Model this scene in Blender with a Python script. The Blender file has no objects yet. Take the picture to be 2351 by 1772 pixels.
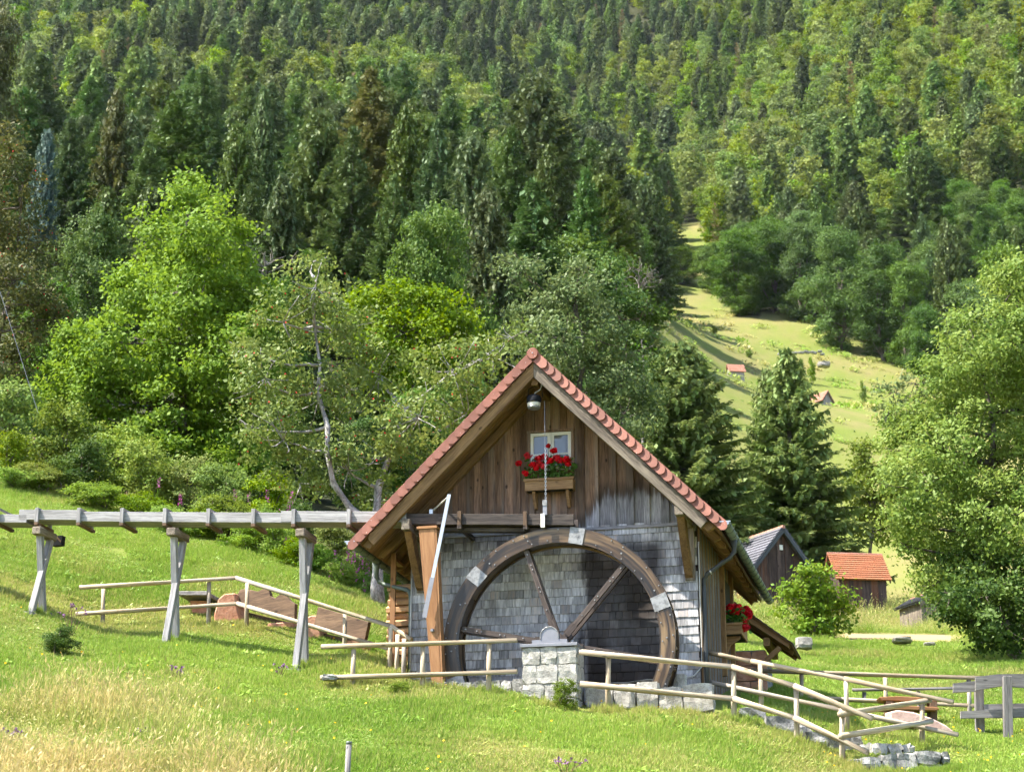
import bpy, math, random
import numpy as np
from mathutils import Vector, Matrix

# ------------------------------------------------------------------ camera, sky, sun, exposure
sc = bpy.context.scene
COL = sc.collection
F_PX, PITCH, CAM_Z = 4430.0, math.radians(17.4), 1.6      # a 68 mm lens looking up the hillside
cam = bpy.data.objects.new('camera', bpy.data.cameras.new('camera'))
COL.objects.link(cam)
cam.location = (0, 0, CAM_Z)
cam.rotation_euler = (math.pi / 2 + PITCH, 0, 0)
cam.data.sensor_width = 36.0
cam.data.lens = 36.0 * F_PX / 2351.0
cam.data.clip_start, cam.data.clip_end = 0.2, 8000
cam.data.dof.use_dof = True
cam.data.dof.focus_distance = 33.5
cam.data.dof.aperture_fstop = 3.2
sc.camera = cam

SUN_DIR = Vector((-0.656, -0.168, 1.0)).normalized()        # towards the sun
sun_el = math.asin(SUN_DIR.z)
sun_az = math.atan2(SUN_DIR.x, SUN_DIR.y)
world = bpy.data.worlds.new('World')
sc.world = world
world.use_nodes = True
wn = world.node_tree
sky = wn.nodes.new('ShaderNodeTexSky')
sky.sky_type = 'NISHITA'
sky.sun_disc = False
sky.sun_elevation = sun_el
sky.sun_rotation = sun_az
sky.air_density, sky.dust_density, sky.ozone_density = 1.0, 1.2, 1.0
wn.nodes['Background'].inputs[1].default_value = 0.125
wn.links.new(sky.outputs[0], wn.nodes['Background'].inputs[0])
sl = bpy.data.lights.new('sun', 'SUN')
sl.energy, sl.angle, sl.color = 5.0, math.radians(0.53), (1.0, 0.94, 0.84)
so = bpy.data.objects.new('sun', sl)
COL.objects.link(so)
so.rotation_euler = SUN_DIR.to_track_quat('Z', 'Y').to_euler()
vs = sc.view_settings
vs.view_transform, vs.look, vs.exposure, vs.gamma = 'Standard', 'None', 1.7, 1.0
sc.cycles.max_bounces = 4
sc.cycles.diffuse_bounces = 2
sc.cycles.glossy_bounces = 2
sc.cycles.transmission_bounces = 3
sc.cycles.volume_bounces = 0
sc.cycles.use_light_tree = False
sc.cycles.caustics_reflective = sc.cycles.caustics_refractive = False
sc.cycles.use_adaptive_sampling = True
sc.cycles.adaptive_threshold = 0.04
sc.cycles.use_denoising = True

# ------------------------------------------------------------------ geometry of the place
PSI = math.radians(13.25)                                  # the mill stands turned by this much
RA = np.array([math.cos(PSI), -math.sin(PSI), 0.0])        # along its front, to the right
DA = np.array([math.sin(PSI), math.cos(PSI), 0.0])         # into its depth


def at(px, py, Y):
    """world point seen at that place of the photograph at distance Y"""
    a, b = (px - 1175.5) / F_PX, (886 - py) / F_PX
    r = np.array([a, math.cos(PITCH) - b * math.sin(PITCH), math.sin(PITCH) + b * math.cos(PITCH)])
    return r * (Y / r[1]) + np.array([0, 0, CAM_Z])


def to_px(P):
    q = np.asarray(P, float) - np.array([0, 0, CAM_Z])
    y = q[..., 1] * math.cos(PITCH) + q[..., 2] * math.sin(PITCH)
    z = -q[..., 1] * math.sin(PITCH) + q[..., 2] * math.cos(PITCH)
    return 1175.5 + F_PX * q[..., 0] / y, 886 - F_PX * z / y


HO = at(1275, 1590, 33.0)                                  # origin of the mill's own axes


def hw(u, v, w):
    return HO + RA * u + DA * v + np.array([0, 0, w])


def house_uvw(P):
    q = np.asarray(P, float) - HO
    return q @ RA, q @ DA, q[..., 2]


# terrain: control points (photo column, photo row, distance) read off the hillside
CTRL = [
    # foreground and lawn
    (-600, 1772, 21), (0, 1772, 22), (500, 1772, 23.5), (900, 1772, 24.5), (1275, 1772, 25.5), (1650, 1772, 27), (1900, 1772, 28.8), (2120, 1772, 29), (2351, 1772, 28), (2900, 1772, 27),
    (0, 1600, 27.5), (400, 1600, 29), (800, 1640, 28.5), (1275, 1680, 28.5), (1650, 1690, 29.3),
    (1397, 1624, 31.1), (1123, 1600, 31.0), (971, 1588, 31.2), (812, 1582, 31.5), (1684, 1648, 30.8), (1828, 1704, 30.2), (1936, 1752, 29.6), (2118, 1712, 30.9), (1942, 1680, 31.3), (2224, 1658, 34.5), (2032, 1640, 35.0), (1760, 1622, 33.4), (2314, 1690, 33.0),
    (95, 1404, 34.6), (400, 1466, 34.2), (695, 1540, 33.2), (237, 1438, 36.0), (480, 1442, 36.3), (568, 1444, 36.0), (792, 1496, 34.6), (910, 1545, 33.4),
    (945, 1575, 33.2), (1275, 1592, 33.0), (1600, 1608, 32.3),
    (0, 1130, 45), (200, 1170, 44.5), (416, 1243, 43), (671, 1324, 41), (860, 1384, 40.5), (-500, 1000, 45),
    (1275, 1440, 42), (1700, 1560, 40), (2100, 1560, 45), (2351, 1575, 42),
    (1700, 1474, 58), (2000, 1468, 60), (2351, 1480, 60), (2900, 1500, 58),
    # banks and middle slopes
    (-500, 880, 60), (0, 1060, 56), (300, 1090, 58), (600, 1150, 58), (900, 1200, 60), (1275, 1310, 60),
    (1740, 1416, 92), (2000, 1402, 100), (2351, 1420, 92), (1275, 1180, 100), (700, 950, 110), (100, 880, 110), (-500, 700, 110),
    (1700, 1290, 140), (2000, 1345, 125), (2351, 1300, 130), (2900, 1300, 120),
    (0, 700, 200), (500, 720, 200), (1000, 740, 190), (1350, 800, 190), (-500, 560, 200),
    (1690, 893, 300), (1895, 940, 290), (2100, 960, 260), (2351, 960, 260), (2900, 950, 260),
    (1480, 720, 400), (1700, 735, 420), (1950, 795, 400), (2100, 820, 400), (2351, 810, 420), (2900, 760, 420),
    (1560, 530, 640), (1850, 600, 520), (2351, 500, 500),
    (0, 520, 330), (500, 530, 330), (1000, 560, 330), (1350, 590, 330), (-500, 420, 330),
    (0, 330, 610), (500, 310, 640), (1000, 350, 650), (1500, 390, 860), (1900, 400, 620), (2351, 290, 590), (2900, 200, 600), (-500, 200, 600),
    (0, -30, 1020), (600, -40, 1060), (1350, -50, 1180), (1000, -50, 1120), (1700, -40, 1050), (2000, -60, 880), (2351, -110, 800), (2900, -200, 800), (-500, -150, 1000),
    (0, -220, 1600), (1200, -230, 1700), (2351, -330, 1600),
]


def tps_fit():
    pts, val = [], []
    for px, py, Y in CTRL:
        P = at(px, py, Y)
        pts.append((P[0] / Y * 5.0, math.log(Y) * 2.2))
        val.append((P[2] - CAM_Z) / Y)
    for c in (-0.35, -0.12, 0.12, 0.35):                   # below the frame, towards the camera
        pts.append((c * 5, math.log(9) * 2.2)); val.append(-0.02)
    A = np.array(pts); v = np.array(val); n = len(A)
    d2 = ((A[:, None] - A[None]) ** 2).sum(-1)
    K = np.where(d2 > 0, d2 * np.log(d2 + 1e-12) * 0.5, 0) + np.eye(n) * 0.0015
    Pm = np.c_[np.ones(n), A]
    M = np.block([[K, Pm], [Pm.T, np.zeros((3, 3))]])
    s = np.linalg.solve(M, np.r_[v, 0, 0, 0])
    return A, s[:n], s[n:]


TPS_A, TPS_W, TPS_P = tps_fit()


def vnoise(x, y, s):
    """cheap smooth 2D noise in [-1, 1]"""
    x = np.asarray(x) / s; y = np.asarray(y) / s
    xi = np.floor(x); yi = np.floor(y); fx = x - xi; fy = y - yi
    fx = fx * fx * (3 - 2 * fx); fy = fy * fy * (3 - 2 * fy)

    def h(a, b):
        t = np.sin(a * 127.1 + b * 311.7) * 43758.5453
        return (t - np.floor(t)) * 2 - 1
    return (h(xi, yi) * (1 - fx) + h(xi + 1, yi) * fx) * (1 - fy) + (h(xi, yi + 1) * (1 - fx) + h(xi + 1, yi + 1) * fx) * fy


def gz(X, Y):
    """height of the ground"""
    X = np.atleast_1d(np.asarray(X, float)); Y = np.atleast_1d(np.asarray(Y, float))
    Yc = np.clip(Y, 9, 2400)
    c = X / np.maximum(Yc, 14)
    c = np.where(np.abs(c) > 0.34, np.sign(c) * (0.34 + 0.10 * np.tanh((np.abs(c) - 0.34) / 0.10)), c)
    q = np.stack([c * 5.0, np.log(Yc) * 2.2], -1)
    out = np.empty(len(X))
    for i in range(0, len(X), 20000):
        b = q[i:i + 20000]
        d2 = ((b[:, None] - TPS_A[None]) ** 2).sum(-1)
        out[i:i + 20000] = (d2 * np.log(d2 + 1e-12) * 0.5) @ TPS_W + TPS_P[0] + b @ TPS_P[1:]
    z = out * Yc + CAM_Z + np.where(Y < 9, (Y - 9) * 0.16, 0)
    amp = np.clip((Yc - 20) / 300, 0.02, 1)
    z = z + vnoise(X, Y, 1.3) * 0.025 + vnoise(X + 50, Y, 4.1) * 0.06 + vnoise(X, Y + 9, 37) * 1.5 * amp * (Yc > 90)
    z = z + np.clip((Yc - 420) / 350, 0, 1) * (vnoise(X + 0.45 * Y, Y * 0.4, 120) * 20 + vnoise(X - 77, Y, 55) * 7)
    # the wheel pit beside the mill
    u, v, _ = house_uvw(np.stack([X, Y, z], -1))
    pit = (u > -2.15) & (u < 2.45) & (v > -1.12) & (v < 0.06)
    return np.where(pit, HO[2] - 1.55, z)


def gz1(x, y):
    return float(gz([x], [y])[0])


# ------------------------------------------------------------------ mesh helpers
class MB:
    """collects faces; 'gc' carries grain coordinates (along, across, across)"""

    def __init__(s):
        s.v, s.f, s.g = [], [], []

    def add(s, verts, faces, gc=None):
        o = len(s.v)
        s.v += [tuple(map(float, p)) for p in verts]
        s.g += [tuple(map(float, p)) for p in (gc if gc is not None else verts)]
        s.f += [tuple(i + o for i in f) for f in faces]
        return s

    BF = [(0, 3, 2, 1), (4, 5, 6, 7), (0, 1, 5, 4), (1, 2, 6, 5), (2, 3, 7, 6), (3, 0, 4, 7)]

    def box(s, a, b, grain=2):
        x0, y0, z0 = a; x1, y1, z1 = b
        V = [(x0, y0, z0), (x1, y0, z0), (x1, y1, z0), (x0, y1, z0), (x0, y0, z1), (x1, y0, z1), (x1, y1, z1), (x0, y1, z1)]
        o = [grain] + [i for i in range(3) if i != grain]
        return s.add(V, MB.BF, [tuple(p[i] for i in o) for p in V])

    def beam(s, p, q, w, h, up=(0, 0, 1), taper=1.0):
        p = Vector(p); q = Vector(q); d = (q - p); L = d.length; d = d / L
        up = Vector(up); side = d.cross(up).normalized(); up = side.cross(d)
        V, G = [], []
        for e, (c, t, k) in enumerate(((p, 0, 1.0), (q, L, taper))):
            for a, b in ((-1, -1), (1, -1), (1, 1), (-1, 1)):
                V.append(c + side * (a * w / 2 * k) + up * (b * h / 2 * k)); G.append((t, a * w / 2, b * h / 2))
        return s.add(V, MB.BF, G)

    def tube(s, path, rad, n=8, cap=True):
        path = [Vector(p) for p in path]
        if not hasattr(rad, '__len__'):
            rad = [rad] * len(path)
        V, G, Fc = [], [], []
        t = 0; ref = Vector((0.31, 0.17, 0.93))
        for i, p in enumerate(path):
            d = (path[min(i + 1, len(path) - 1)] - path[max(i - 1, 0)]).normalized()
            if i: t += (p - path[i - 1]).length
            if abs(d.dot(ref)) > 0.95: ref = Vector((0.9, 0.3, 0.1))
            a = d.cross(ref).normalized(); b = d.cross(a)
            ref = b.cross(d) if i else ref
            for k in range(n):
                an = 2 * math.pi * k / n
                V.append(p + (a * math.cos(an) + b * math.sin(an)) * rad[i])
                G.append((t, math.cos(an) * rad[i], math.sin(an) * rad[i]))
        for i in range(len(path) - 1):
            for k in range(n):
                Fc.append((i * n + k, i * n + (k + 1) % n, (i + 1) * n + (k + 1) % n, (i + 1) * n + k))
        if cap:
            Fc.append(tuple(range(n - 1, -1, -1))); m = (len(path) - 1) * n
            Fc.append(tuple(m + k for k in range(n)))
        return s.add(V, Fc, G)

    def prism(s, pts, ext, gdir=None):
        """polygon pts (3D list, ordered) extruded by vector ext"""
        n = len(pts); e = Vector(ext)
        A = [Vector(p) for p in pts]; B = [p + e for p in A]
        V = A + B
        nrm = (A[1] - A[0]).cross(A[2] - A[0])
        fl = nrm.dot(e) > 0
        Fc = [tuple(range(n - 1, -1, -1)) if fl else tuple(range(n)), tuple(range(n, 2 * n)) if fl else tuple(range(2 * n - 1, n - 1, -1))]
        for i in range(n):
            j = (i + 1) % n
            Fc.append((i, j, n + j, n + i) if fl else (i, n + i, n + j, j))
        if gdir is None:
            return s.add(V, Fc)
        g = Vector(gdir).normalized(); a = g.orthogonal().normalized(); b = g.cross(a)
        return s.add(V, Fc, [(p.dot(g), p.dot(a), p.dot(b)) for p in V])

    def lathe(s, prof, n=16, c=(0, 0, 0)):
        V, Fc = [], []
        for r, z in prof:
            for k in range(n):
                an = 2 * math.pi * k / n
                V.append((c[0] + r * math.cos(an), c[1] + r * math.sin(an), c[2] + z))
        for i in range(len(prof) - 1):
            for k in range(n):
                Fc.append((i * n + k, i * n + (k + 1) % n, (i + 1) * n + (k + 1) % n, (i + 1) * n + k))
        return s.add(V, Fc)

    def mesh(s, name, mat, smooth=False):
        me = bpy.data.meshes.new(name)
        me.from_pydata(s.v, [], s.f)
        at_ = me.attributes.new('gc', 'FLOAT_VECTOR', 'POINT')
        at_.data.foreach_set('vector', np.array(s.g, 'f').ravel())
        if smooth:
            me.polygons.foreach_set('use_smooth', [True] * len(me.polygons))
        if mat: me.materials.append(mat)
        return me

    def build(s, name, mat, parent=None, smooth=False, bevel=0.0):
        o = obj(name, s.mesh(name, mat, smooth), parent)
        if bevel:
            m = o.modifiers.new('bevel', 'BEVEL'); m.width = bevel; m.segments = 1; m.limit_method = 'ANGLE'
        return o


def obj(name, me, parent=None, loc=None, rz=None):
    o = bpy.data.objects.new(name, me)
    COL.objects.link(o)
    if parent: o.parent = parent
    if loc is not None: o.location = loc
    if rz is not None: o.rotation_euler = (0, 0, rz)
    return o


def tag(o, label=None, cat=None, group=None, kind=None):
    if label: o['label'] = label
    if cat: o['category'] = cat
    if group: o['group'] = group
    if kind: o['kind'] = kind
    return o


def thing(name, label, cat, loc=(0, 0, 0), rz=0.0, group=None):
    return tag(obj(name, None, None, tuple(loc), rz), label, cat, group, 'thing')


def hthing(name, label, cat, group=None, uvw=(0, 0, 0)):
    """a thing whose parts are given in the mill's axes"""
    return thing(name, label, cat, hw(*uvw), -PSI, group)


def copy_tree(o, parent=None):
    c = o.copy(); COL.objects.link(c); c.parent = parent
    for ch in list(o.children): copy_tree(ch, c)
    return c


def rough_block(a, b, seed, amp=0.012, n=2):
    """a hewn stone between two corners"""
    r = random.Random(seed); m = MB(); V = {}; verts = []; faces = []
    d = [b[i] - a[i] for i in range(3)]

    def vid(i, j, k):
        if (i, j, k) not in V:
            V[(i, j, k)] = len(verts)
            q = []
            t = (i / n, j / n, k / n)
            edge = sum(1 for x in t if x in (0, 1))
            for x in range(3):
                c = t[x] - 0.5
                q.append(a[x] + d[x] * (0.5 + c) + r.uniform(-amp, amp) - (math.copysign(min(0.012, d[x] * 0.1), c) if edge == 3 and c else 0))
            verts.append(q)
        return V[(i, j, k)]
    for ax in range(3):
        for side in (0, n):
            for p in range(n):
                for q in range(n):
                    def mk(x, y):
                        t = [0, 0, 0]; t[ax] = side; t[(ax + 1) % 3] = x; t[(ax + 2) % 3] = y
                        return vid(*t)
                    f = (mk(p, q), mk(p + 1, q), mk(p + 1, q + 1), mk(p, q + 1))
                    faces.append(f if side else f[::-1])
    return m.add(verts, faces)


# ------------------------------------------------------------------ materials
class NT:
    def __init__(s, name):
        s.m = bpy.data.materials.new(name); s.m.use_nodes = True
        s.t = s.m.node_tree; s.n = s.t.nodes; s.bsdf = s.n['Principled BSDF']; s.out = s.n['Material Output']

    def node(s, ty, **kw):
        n = s.n.new(ty)
        for k, v in kw.items(): setattr(n, k, v)
        return n

    def put(s, sock, v):
        if hasattr(v, 'is_linked') or isinstance(v, bpy.types.NodeSocket): s.t.links.new(v, sock)
        elif v is not None: sock.default_value = v

    def math(s, op, a, b=0.0, c=None, clamp=False):
        n = s.node('ShaderNodeMath', operation=op, use_clamp=clamp)
        s.put(n.inputs[0], a); s.put(n.inputs[1], b)
        if c is not None: s.put(n.inputs[2], c)
        return n.outputs[0]

    def vmath(s, op, a, b=None):
        n = s.node('ShaderNodeVectorMath', operation=op)
        s.put(n.inputs[0], a)
        if b is not None: s.put(n.inputs[1], b)
        return n.outputs['Value' if op in ('DOT_PRODUCT', 'LENGTH') else 'Vector']

    def noise(s, vec, scale, detail=3, rough=0.55, dist=0.0):
        n = s.node('ShaderNodeTexNoise')
        s.put(n.inputs['Vector'], vec); n.inputs['Scale'].default_value = scale
        n.inputs['Detail'].default_value = detail; n.inputs['Roughness'].default_value = rough
        n.inputs['Distortion'].default_value = dist
        return n.outputs['Fac']

    def sstep(s, x, a, b):
        n = s.node('ShaderNodeMapRange', interpolation_type='SMOOTHSTEP')
        s.put(n.inputs[0], x); n.inputs[1].default_value = a; n.inputs[2].default_value = b
        return n.outputs[0]

    def mix(s, f, a, b, mode='MIX'):
        n = s.node('ShaderNodeMix', data_type='RGBA', blend_type=mode)
        s.put(n.inputs[0], f)
        for i, c in ((6, a), (7, b)):
            s.put(n.inputs[i], (*c, 1) if isinstance(c, tuple) and len(c) == 3 else c)
        return n.outputs[2]

    def ramp(s, f, stops):
        n = s.node('ShaderNodeValToRGB'); s.put(n.inputs[0], f)
        e = n.color_ramp.elements
        while len(e) < len(stops): e.new(0.5)
        for i, (p, c) in enumerate(stops):
            e[i].position = p; e[i].color = (*c, 1)
        return n.outputs[0]

    def attr(s, name, out='Fac'):
        return s.node('ShaderNodeAttribute', attribute_name=name).outputs[out]

    def pos(s):
        return s.node('ShaderNodeNewGeometry').outputs['Position']

    def rand(s):
        return s.node('ShaderNodeObjectInfo').outputs['Random']

    def bump(s, h, strength=0.3, dist=0.01):
        n = s.node('ShaderNodeBump'); n.inputs['Strength'].default_value = strength; n.inputs['Distance'].default_value = dist
        s.put(n.inputs['Height'], h); s.t.links.new(n.outputs[0], s.bsdf.inputs['Normal'])

    def fin(s, col, rough=0.8, spec=0.3, metal=0.0):
        s.put(s.bsdf.inputs['Base Color'], (*col, 1) if isinstance(col, tuple) and len(col) == 3 else col)
        s.put(s.bsdf.inputs['Roughness'], rough); s.put(s.bsdf.inputs['Specular IOR Level'], spec)
        s.put(s.bsdf.inputs['Metallic'], metal)
        return s.m

    def house(s):
        """mill coordinates u, w of the shaded point"""
        q = s.vmath('SUBTRACT', s.pos(), tuple(HO))
        u = s.vmath('DOT_PRODUCT', q, tuple(RA))
        sep = s.node('ShaderNodeSeparateXYZ'); s.put(sep.inputs[0], q)
        return u, sep.outputs[2], q


def piece_rand(t):
    return t.math('FRACT', t.math('ADD', t.rand(), t.attr('tint')))


def grain_vec(t, along=1.0, across=14.0):
    g = t.attr('gc', 'Vector')
    r = t.math('MULTIPLY', piece_rand(t), 37.0)
    cb = t.node('ShaderNodeCombineXYZ')
    for i in range(3): t.put(cb.inputs[i], r)
    return t.vmath('MULTIPLY', t.vmath('ADD', g, cb.outputs[0]), (along, across, across))


def wood(name, dark, light, var=0.35, along=1.0, across=14.0, rough=0.8, bump=0.35, stain=None, knots=True):
    t = NT(name)
    gv = grain_vec(t, along, across)
    n1 = t.noise(gv, 1.0, 4, 0.6, 0.6)
    n2 = t.noise(gv, 4.5, 3, 0.65)
    n3 = t.noise(t.vmath('MULTIPLY', gv, (1.0, 0.12, 0.12)), 0.9, 2)
    f = t.math('ADD', t.math('MULTIPLY', n1, 0.65), t.math('MULTIPLY', n2, 0.5))
    col = t.mix(t.sstep(f, 0.38, 0.78), dark, light)
    col = t.mix(t.math('MULTIPLY', t.sstep(n3, 0.45, 0.75), 0.45), col, dark)
    if stain:
        col = t.mix(t.math('MULTIPLY', t.sstep(t.noise(gv, 0.35, 3), 0.5, 0.72), 0.7), col, stain)
    if knots:
        vo = t.node('ShaderNodeTexVoronoi'); t.put(vo.inputs['Vector'], t.vmath('MULTIPLY', gv, (2.2, 0.35, 0.35))); vo.inputs['Scale'].default_value = 1.0
        col = t.mix(t.math('MULTIPLY', t.sstep(vo.outputs['Distance'], 0.12, 0.05), 0.75), col, tuple(c * 0.35 for c in dark))
    v = t.math('ADD', t.math('MULTIPLY', piece_rand(t), var), 1 - var / 2)
    hs = t.node('ShaderNodeHueSaturation'); t.put(hs.inputs['Value'], v); t.put(hs.inputs['Color'], col)
    t.bump(f, bump, 0.008)
    return t.fin(hs.outputs[0], rough, 0.25)


def plain(name, col, rough=0.6, metal=0.0, spec=0.4, nscale=8.0, amt=0.25, col2=None):
    t = NT(name)
    n = t.noise(t.attr('gc', 'Vector'), nscale, 4)
    c = t.mix(t.math('MULTIPLY', t.sstep(n, 0.35, 0.7), amt if col2 is None else 1.0), col, col2 or tuple(x * 0.45 for x in col))
    t.bump(n, 0.15, 0.004)
    return t.fin(c, rough, spec, metal)


def stone(name, a, b, c, scale=6.0, bump=0.7):
    t = NT(name)
    r = t.math('MULTIPLY', piece_rand(t), 19.0)
    cb = t.node('ShaderNodeCombineXYZ')
    for i in range(3): t.put(cb.inputs[i], r)
    p = t.vmath('ADD', t.pos(), cb.outputs[0])
    n = t.noise(p, scale, 5, 0.65); n2 = t.noise(p, scale * 7, 3); n3 = t.noise(p, scale * 0.4, 3)
    col = t.mix(t.sstep(n, 0.35, 0.65), a, b)
    col = t.mix(t.math('MULTIPLY', t.sstep(n2, 0.52, 0.68), 0.6), col, c)
    col = t.mix(t.math('MULTIPLY', t.sstep(n3, 0.55, 0.75), 0.5), col, c)
    t.bump(t.math('ADD', n, t.math('MULTIPLY', n2, 0.35)), bump, 0.03)
    return t.fin(col, 0.9, 0.2)


def leaf(name, a, b, trans=0.32, hue=0.03, val=0.35, sat=0.25, rough=0.6, spec=0.2):
    """leaf faces; 'tint' varies leaf by leaf, the object's random value tree by tree"""
    t = NT(name)
    col = t.mix(t.attr('tint'), a, b)
    r = t.rand(); r2 = t.math('FRACT', t.math('MULTIPLY', r, 17.31)); r3 = t.math('FRACT', t.math('MULTIPLY', r, 5.77))
    hs = t.node('ShaderNodeHueSaturation')
    t.put(hs.inputs['Hue'], t.math('MULTIPLY_ADD', r, hue, 0.5 - hue / 2))
    t.put(hs.inputs['Saturation'], t.math('MULTIPLY_ADD', r2, sat, 1 - sat / 2))
    t.put(hs.inputs['Value'], t.math('MULTIPLY_ADD', r3, val, 1 - val / 2))
    t.put(hs.inputs['Color'], col)
    t.fin(hs.outputs[0], rough, spec)
    tr = t.node('ShaderNodeBsdfTranslucent')
    br = t.node('ShaderNodeHueSaturation'); br.inputs['Hue'].default_value = 0.485; br.inputs['Value'].default_value = 1.25; t.put(br.inputs['Color'], hs.outputs[0])
    t.put(tr.inputs['Color'], br.outputs[0])
    mx = t.node('ShaderNodeMixShader'); mx.inputs[0].default_value = trans
    t.t.links.new(t.bsdf.outputs[0], mx.inputs[1]); t.t.links.new(tr.outputs[0], mx.inputs[2])
    t.t.links.new(mx.outputs[0], t.out.inputs[0])
    return t.m


def fbm(X, Y, sc, o=3):
    return sum(vnoise(X + 31 * k, Y - 17 * k, sc / 2 ** k) * 0.55 ** k for k in range(o)) / 1.6


def dryness(X, Y):
    """0 = fresh green, 1 = dry straw; follows where the meadow was left to seed"""
    e = 28.6 - Y - (X + 8.0) * 0.60 + fbm(X, Y, 2.6) * 4.2
    corner = np.clip((e + 0.6) / 4.2, 0, 1) * 0.62
    hill = np.clip(fbm(X + 70, Y, 2.4) * 1.7 + 0.12, 0, 1) * 0.40
    far = np.clip((Y - 62) / 60, 0, 1) * np.clip(0.52 + fbm(X, Y + 40, 22) * 1.1 + fbm(X + 9, Y, 6) * 0.9, 0, 1) * 0.7
    return np.clip(np.maximum(np.maximum(corner, hill), far) + fbm(X, Y, 0.7) * 0.22, 0, 1)


FRESH, LUSH, STRAW = (0.265, 0.395, 0.052), (0.190, 0.320, 0.034), (0.56, 0.44, 0.19)


def inst_attr(t, name):
    return t.node('ShaderNodeAttribute', attribute_name=name, attribute_type='INSTANCER').outputs['Fac']


def mat_grass():
    t = NT('grass_blades')
    fresh = t.mix(inst_attr(t, 'lush'), FRESH, LUSH)
    dd = t.math('MULTIPLY_ADD', t.math('SUBTRACT', t.attr('tint'), 0.5), 0.75, inst_attr(t, 'dry'), clamp=True)
    col = t.mix(dd, fresh, STRAW)
    t.fin(col, 0.5, 0.3)
    tr = t.node('ShaderNodeBsdfTranslucent'); t.put(tr.inputs['Color'], col)
    mx = t.node('ShaderNodeMixShader'); mx.inputs[0].default_value = 0.35
    t.t.links.new(t.bsdf.outputs[0], mx.inputs[1]); t.t.links.new(tr.outputs[0], mx.inputs[2])
    t.t.links.new(mx.outputs[0], t.out.inputs[0])
    return t.m


def mat_ground():
    t = NT('meadow_ground')
    P = t.pos(); sep = t.node('ShaderNodeSeparateXYZ'); t.put(sep.inputs[0], P)
    n0 = t.noise(P, 2.6, 4, 0.7)
    nf = t.noise(t.vmath('MULTIPLY', P, (1.0, 0.5, 1.0)), 0.42, 5, 0.75)
    n = t.math('ADD', t.math('MULTIPLY', n0, 0.45), t.math('MULTIPLY', nf, 0.55))
    nb = t.noise(P, 0.35, 2)
    fresh = t.mix(n, (0.070, 0.105, 0.016), (0.205, 0.240, 0.050))
    col = t.mix(t.math('ADD', t.attr('dry'), t.math('MULTIPLY', t.math('SUBTRACT', n, 0.5), 0.5), clamp=True), fresh, t.mix(n, (0.15, 0.13, 0.055), (0.27, 0.22, 0.095)))
    # bare earth patches near the mill, cut hay lying on the strip behind the right-hand lawn
    col = t.mix(t.math('MULTIPLY', t.attr('bare'), t.sstep(n, 0.3, 0.6)), col, (0.30, 0.22, 0.13))
    col = t.mix(t.math('MULTIPLY', t.attr('hay'), t.sstep(n, 0.2, 0.45)), col, (0.34, 0.25, 0.135))
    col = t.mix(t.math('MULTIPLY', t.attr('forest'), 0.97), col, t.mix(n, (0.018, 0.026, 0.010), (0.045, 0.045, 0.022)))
    col = t.mix(t.math('MULTIPLY', t.attr('bank'), t.sstep(nb, 0.40, 0.6)), col, (0.16, 0.10, 0.055))
    t.bump(n, 0.9, 0.1)
    return t.fin(col, 0.95, 0.1)


def mat_boards():
    """gable boards: brown above, bleached silver grey and black where spray wets them"""
    t = NT('weathered_gable_boards')
    gv = grain_vec(t, 1.0, 13.0)
    n1 = t.noise(gv, 1.0, 4, 0.6, 0.7); n2 = t.noise(gv, 4.0, 3, 0.65)
    f = t.math('ADD', t.math('MULTIPLY', n1, 0.65), t.math('MULTIPLY', n2, 0.5))
    col = t.mix(t.sstep(f, 0.36, 0.8), (0.085, 0.050, 0.033), (0.310, 0.190, 0.125))
    r = piece_rand(t)
    col = t.mix(t.math('MULTIPLY', t.sstep(t.noise(gv, 0.45, 3), 0.44, 0.7), 0.65), col, (0.24, 0.20, 0.17))
    u, w, q = t.house()
    lim = t.math('ADD', t.math('MULTIPLY', t.sstep(u, 0.2, 1.3), 0.50), t.math('MULTIPLY', t.sstep(u, 2.4, 1.7), 0.28))
    e = t.math('SUBTRACT', t.math('ADD', 2.72, lim), w)
    e = t.math('ADD', e, t.math('MULTIPLY', t.math('SUBTRACT', n1, 0.5), 0.7))
    e = t.math('ADD', e, t.math('MULTIPLY', t.math('SUBTRACT', t.math('FRACT', t.math('MULTIPLY', r, 9.3)), 0.5), 0.26))
    silver = t.mix(t.sstep(n2, 0.3, 0.7), (0.20, 0.205, 0.23), (0.42, 0.42, 0.46))
    dark = t.math('MULTIPLY', t.sstep(e, -0.22, -0.02), t.sstep(e, 0.20, 0.02))
    col = t.mix(t.math('MULTIPLY', t.sstep(e, -0.03, 0.14), 0.85), col, silver)
    col = t.mix(t.math('MULTIPLY', dark, 0.6), col, (0.04, 0.034, 0.03))
    col = t.mix(t.math('MULTIPLY', t.sstep(w, 3.02, 2.86), 0.25), col, (0.05, 0.045, 0.045))
    vo = t.node('ShaderNodeTexVoronoi'); t.put(vo.inputs['Vector'], t.vmath('MULTIPLY', gv, (2.6, 0.35, 0.35))); vo.inputs['Scale'].default_value = 1.0
    col = t.mix(t.math('MULTIPLY', t.sstep(vo.outputs['Distance'], 0.13, 0.05), 0.8), col, (0.02, 0.012, 0.01))
    hs = t.node('ShaderNodeHueSaturation'); t.put(hs.inputs['Value'], t.math('MULTIPLY_ADD', r, 0.85, 0.60)); t.put(hs.inputs['Color'], col)
    t.bump(f, 0.4, 0.008)
    return t.fin(hs.outputs[0], 0.85, 0.2)


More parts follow.
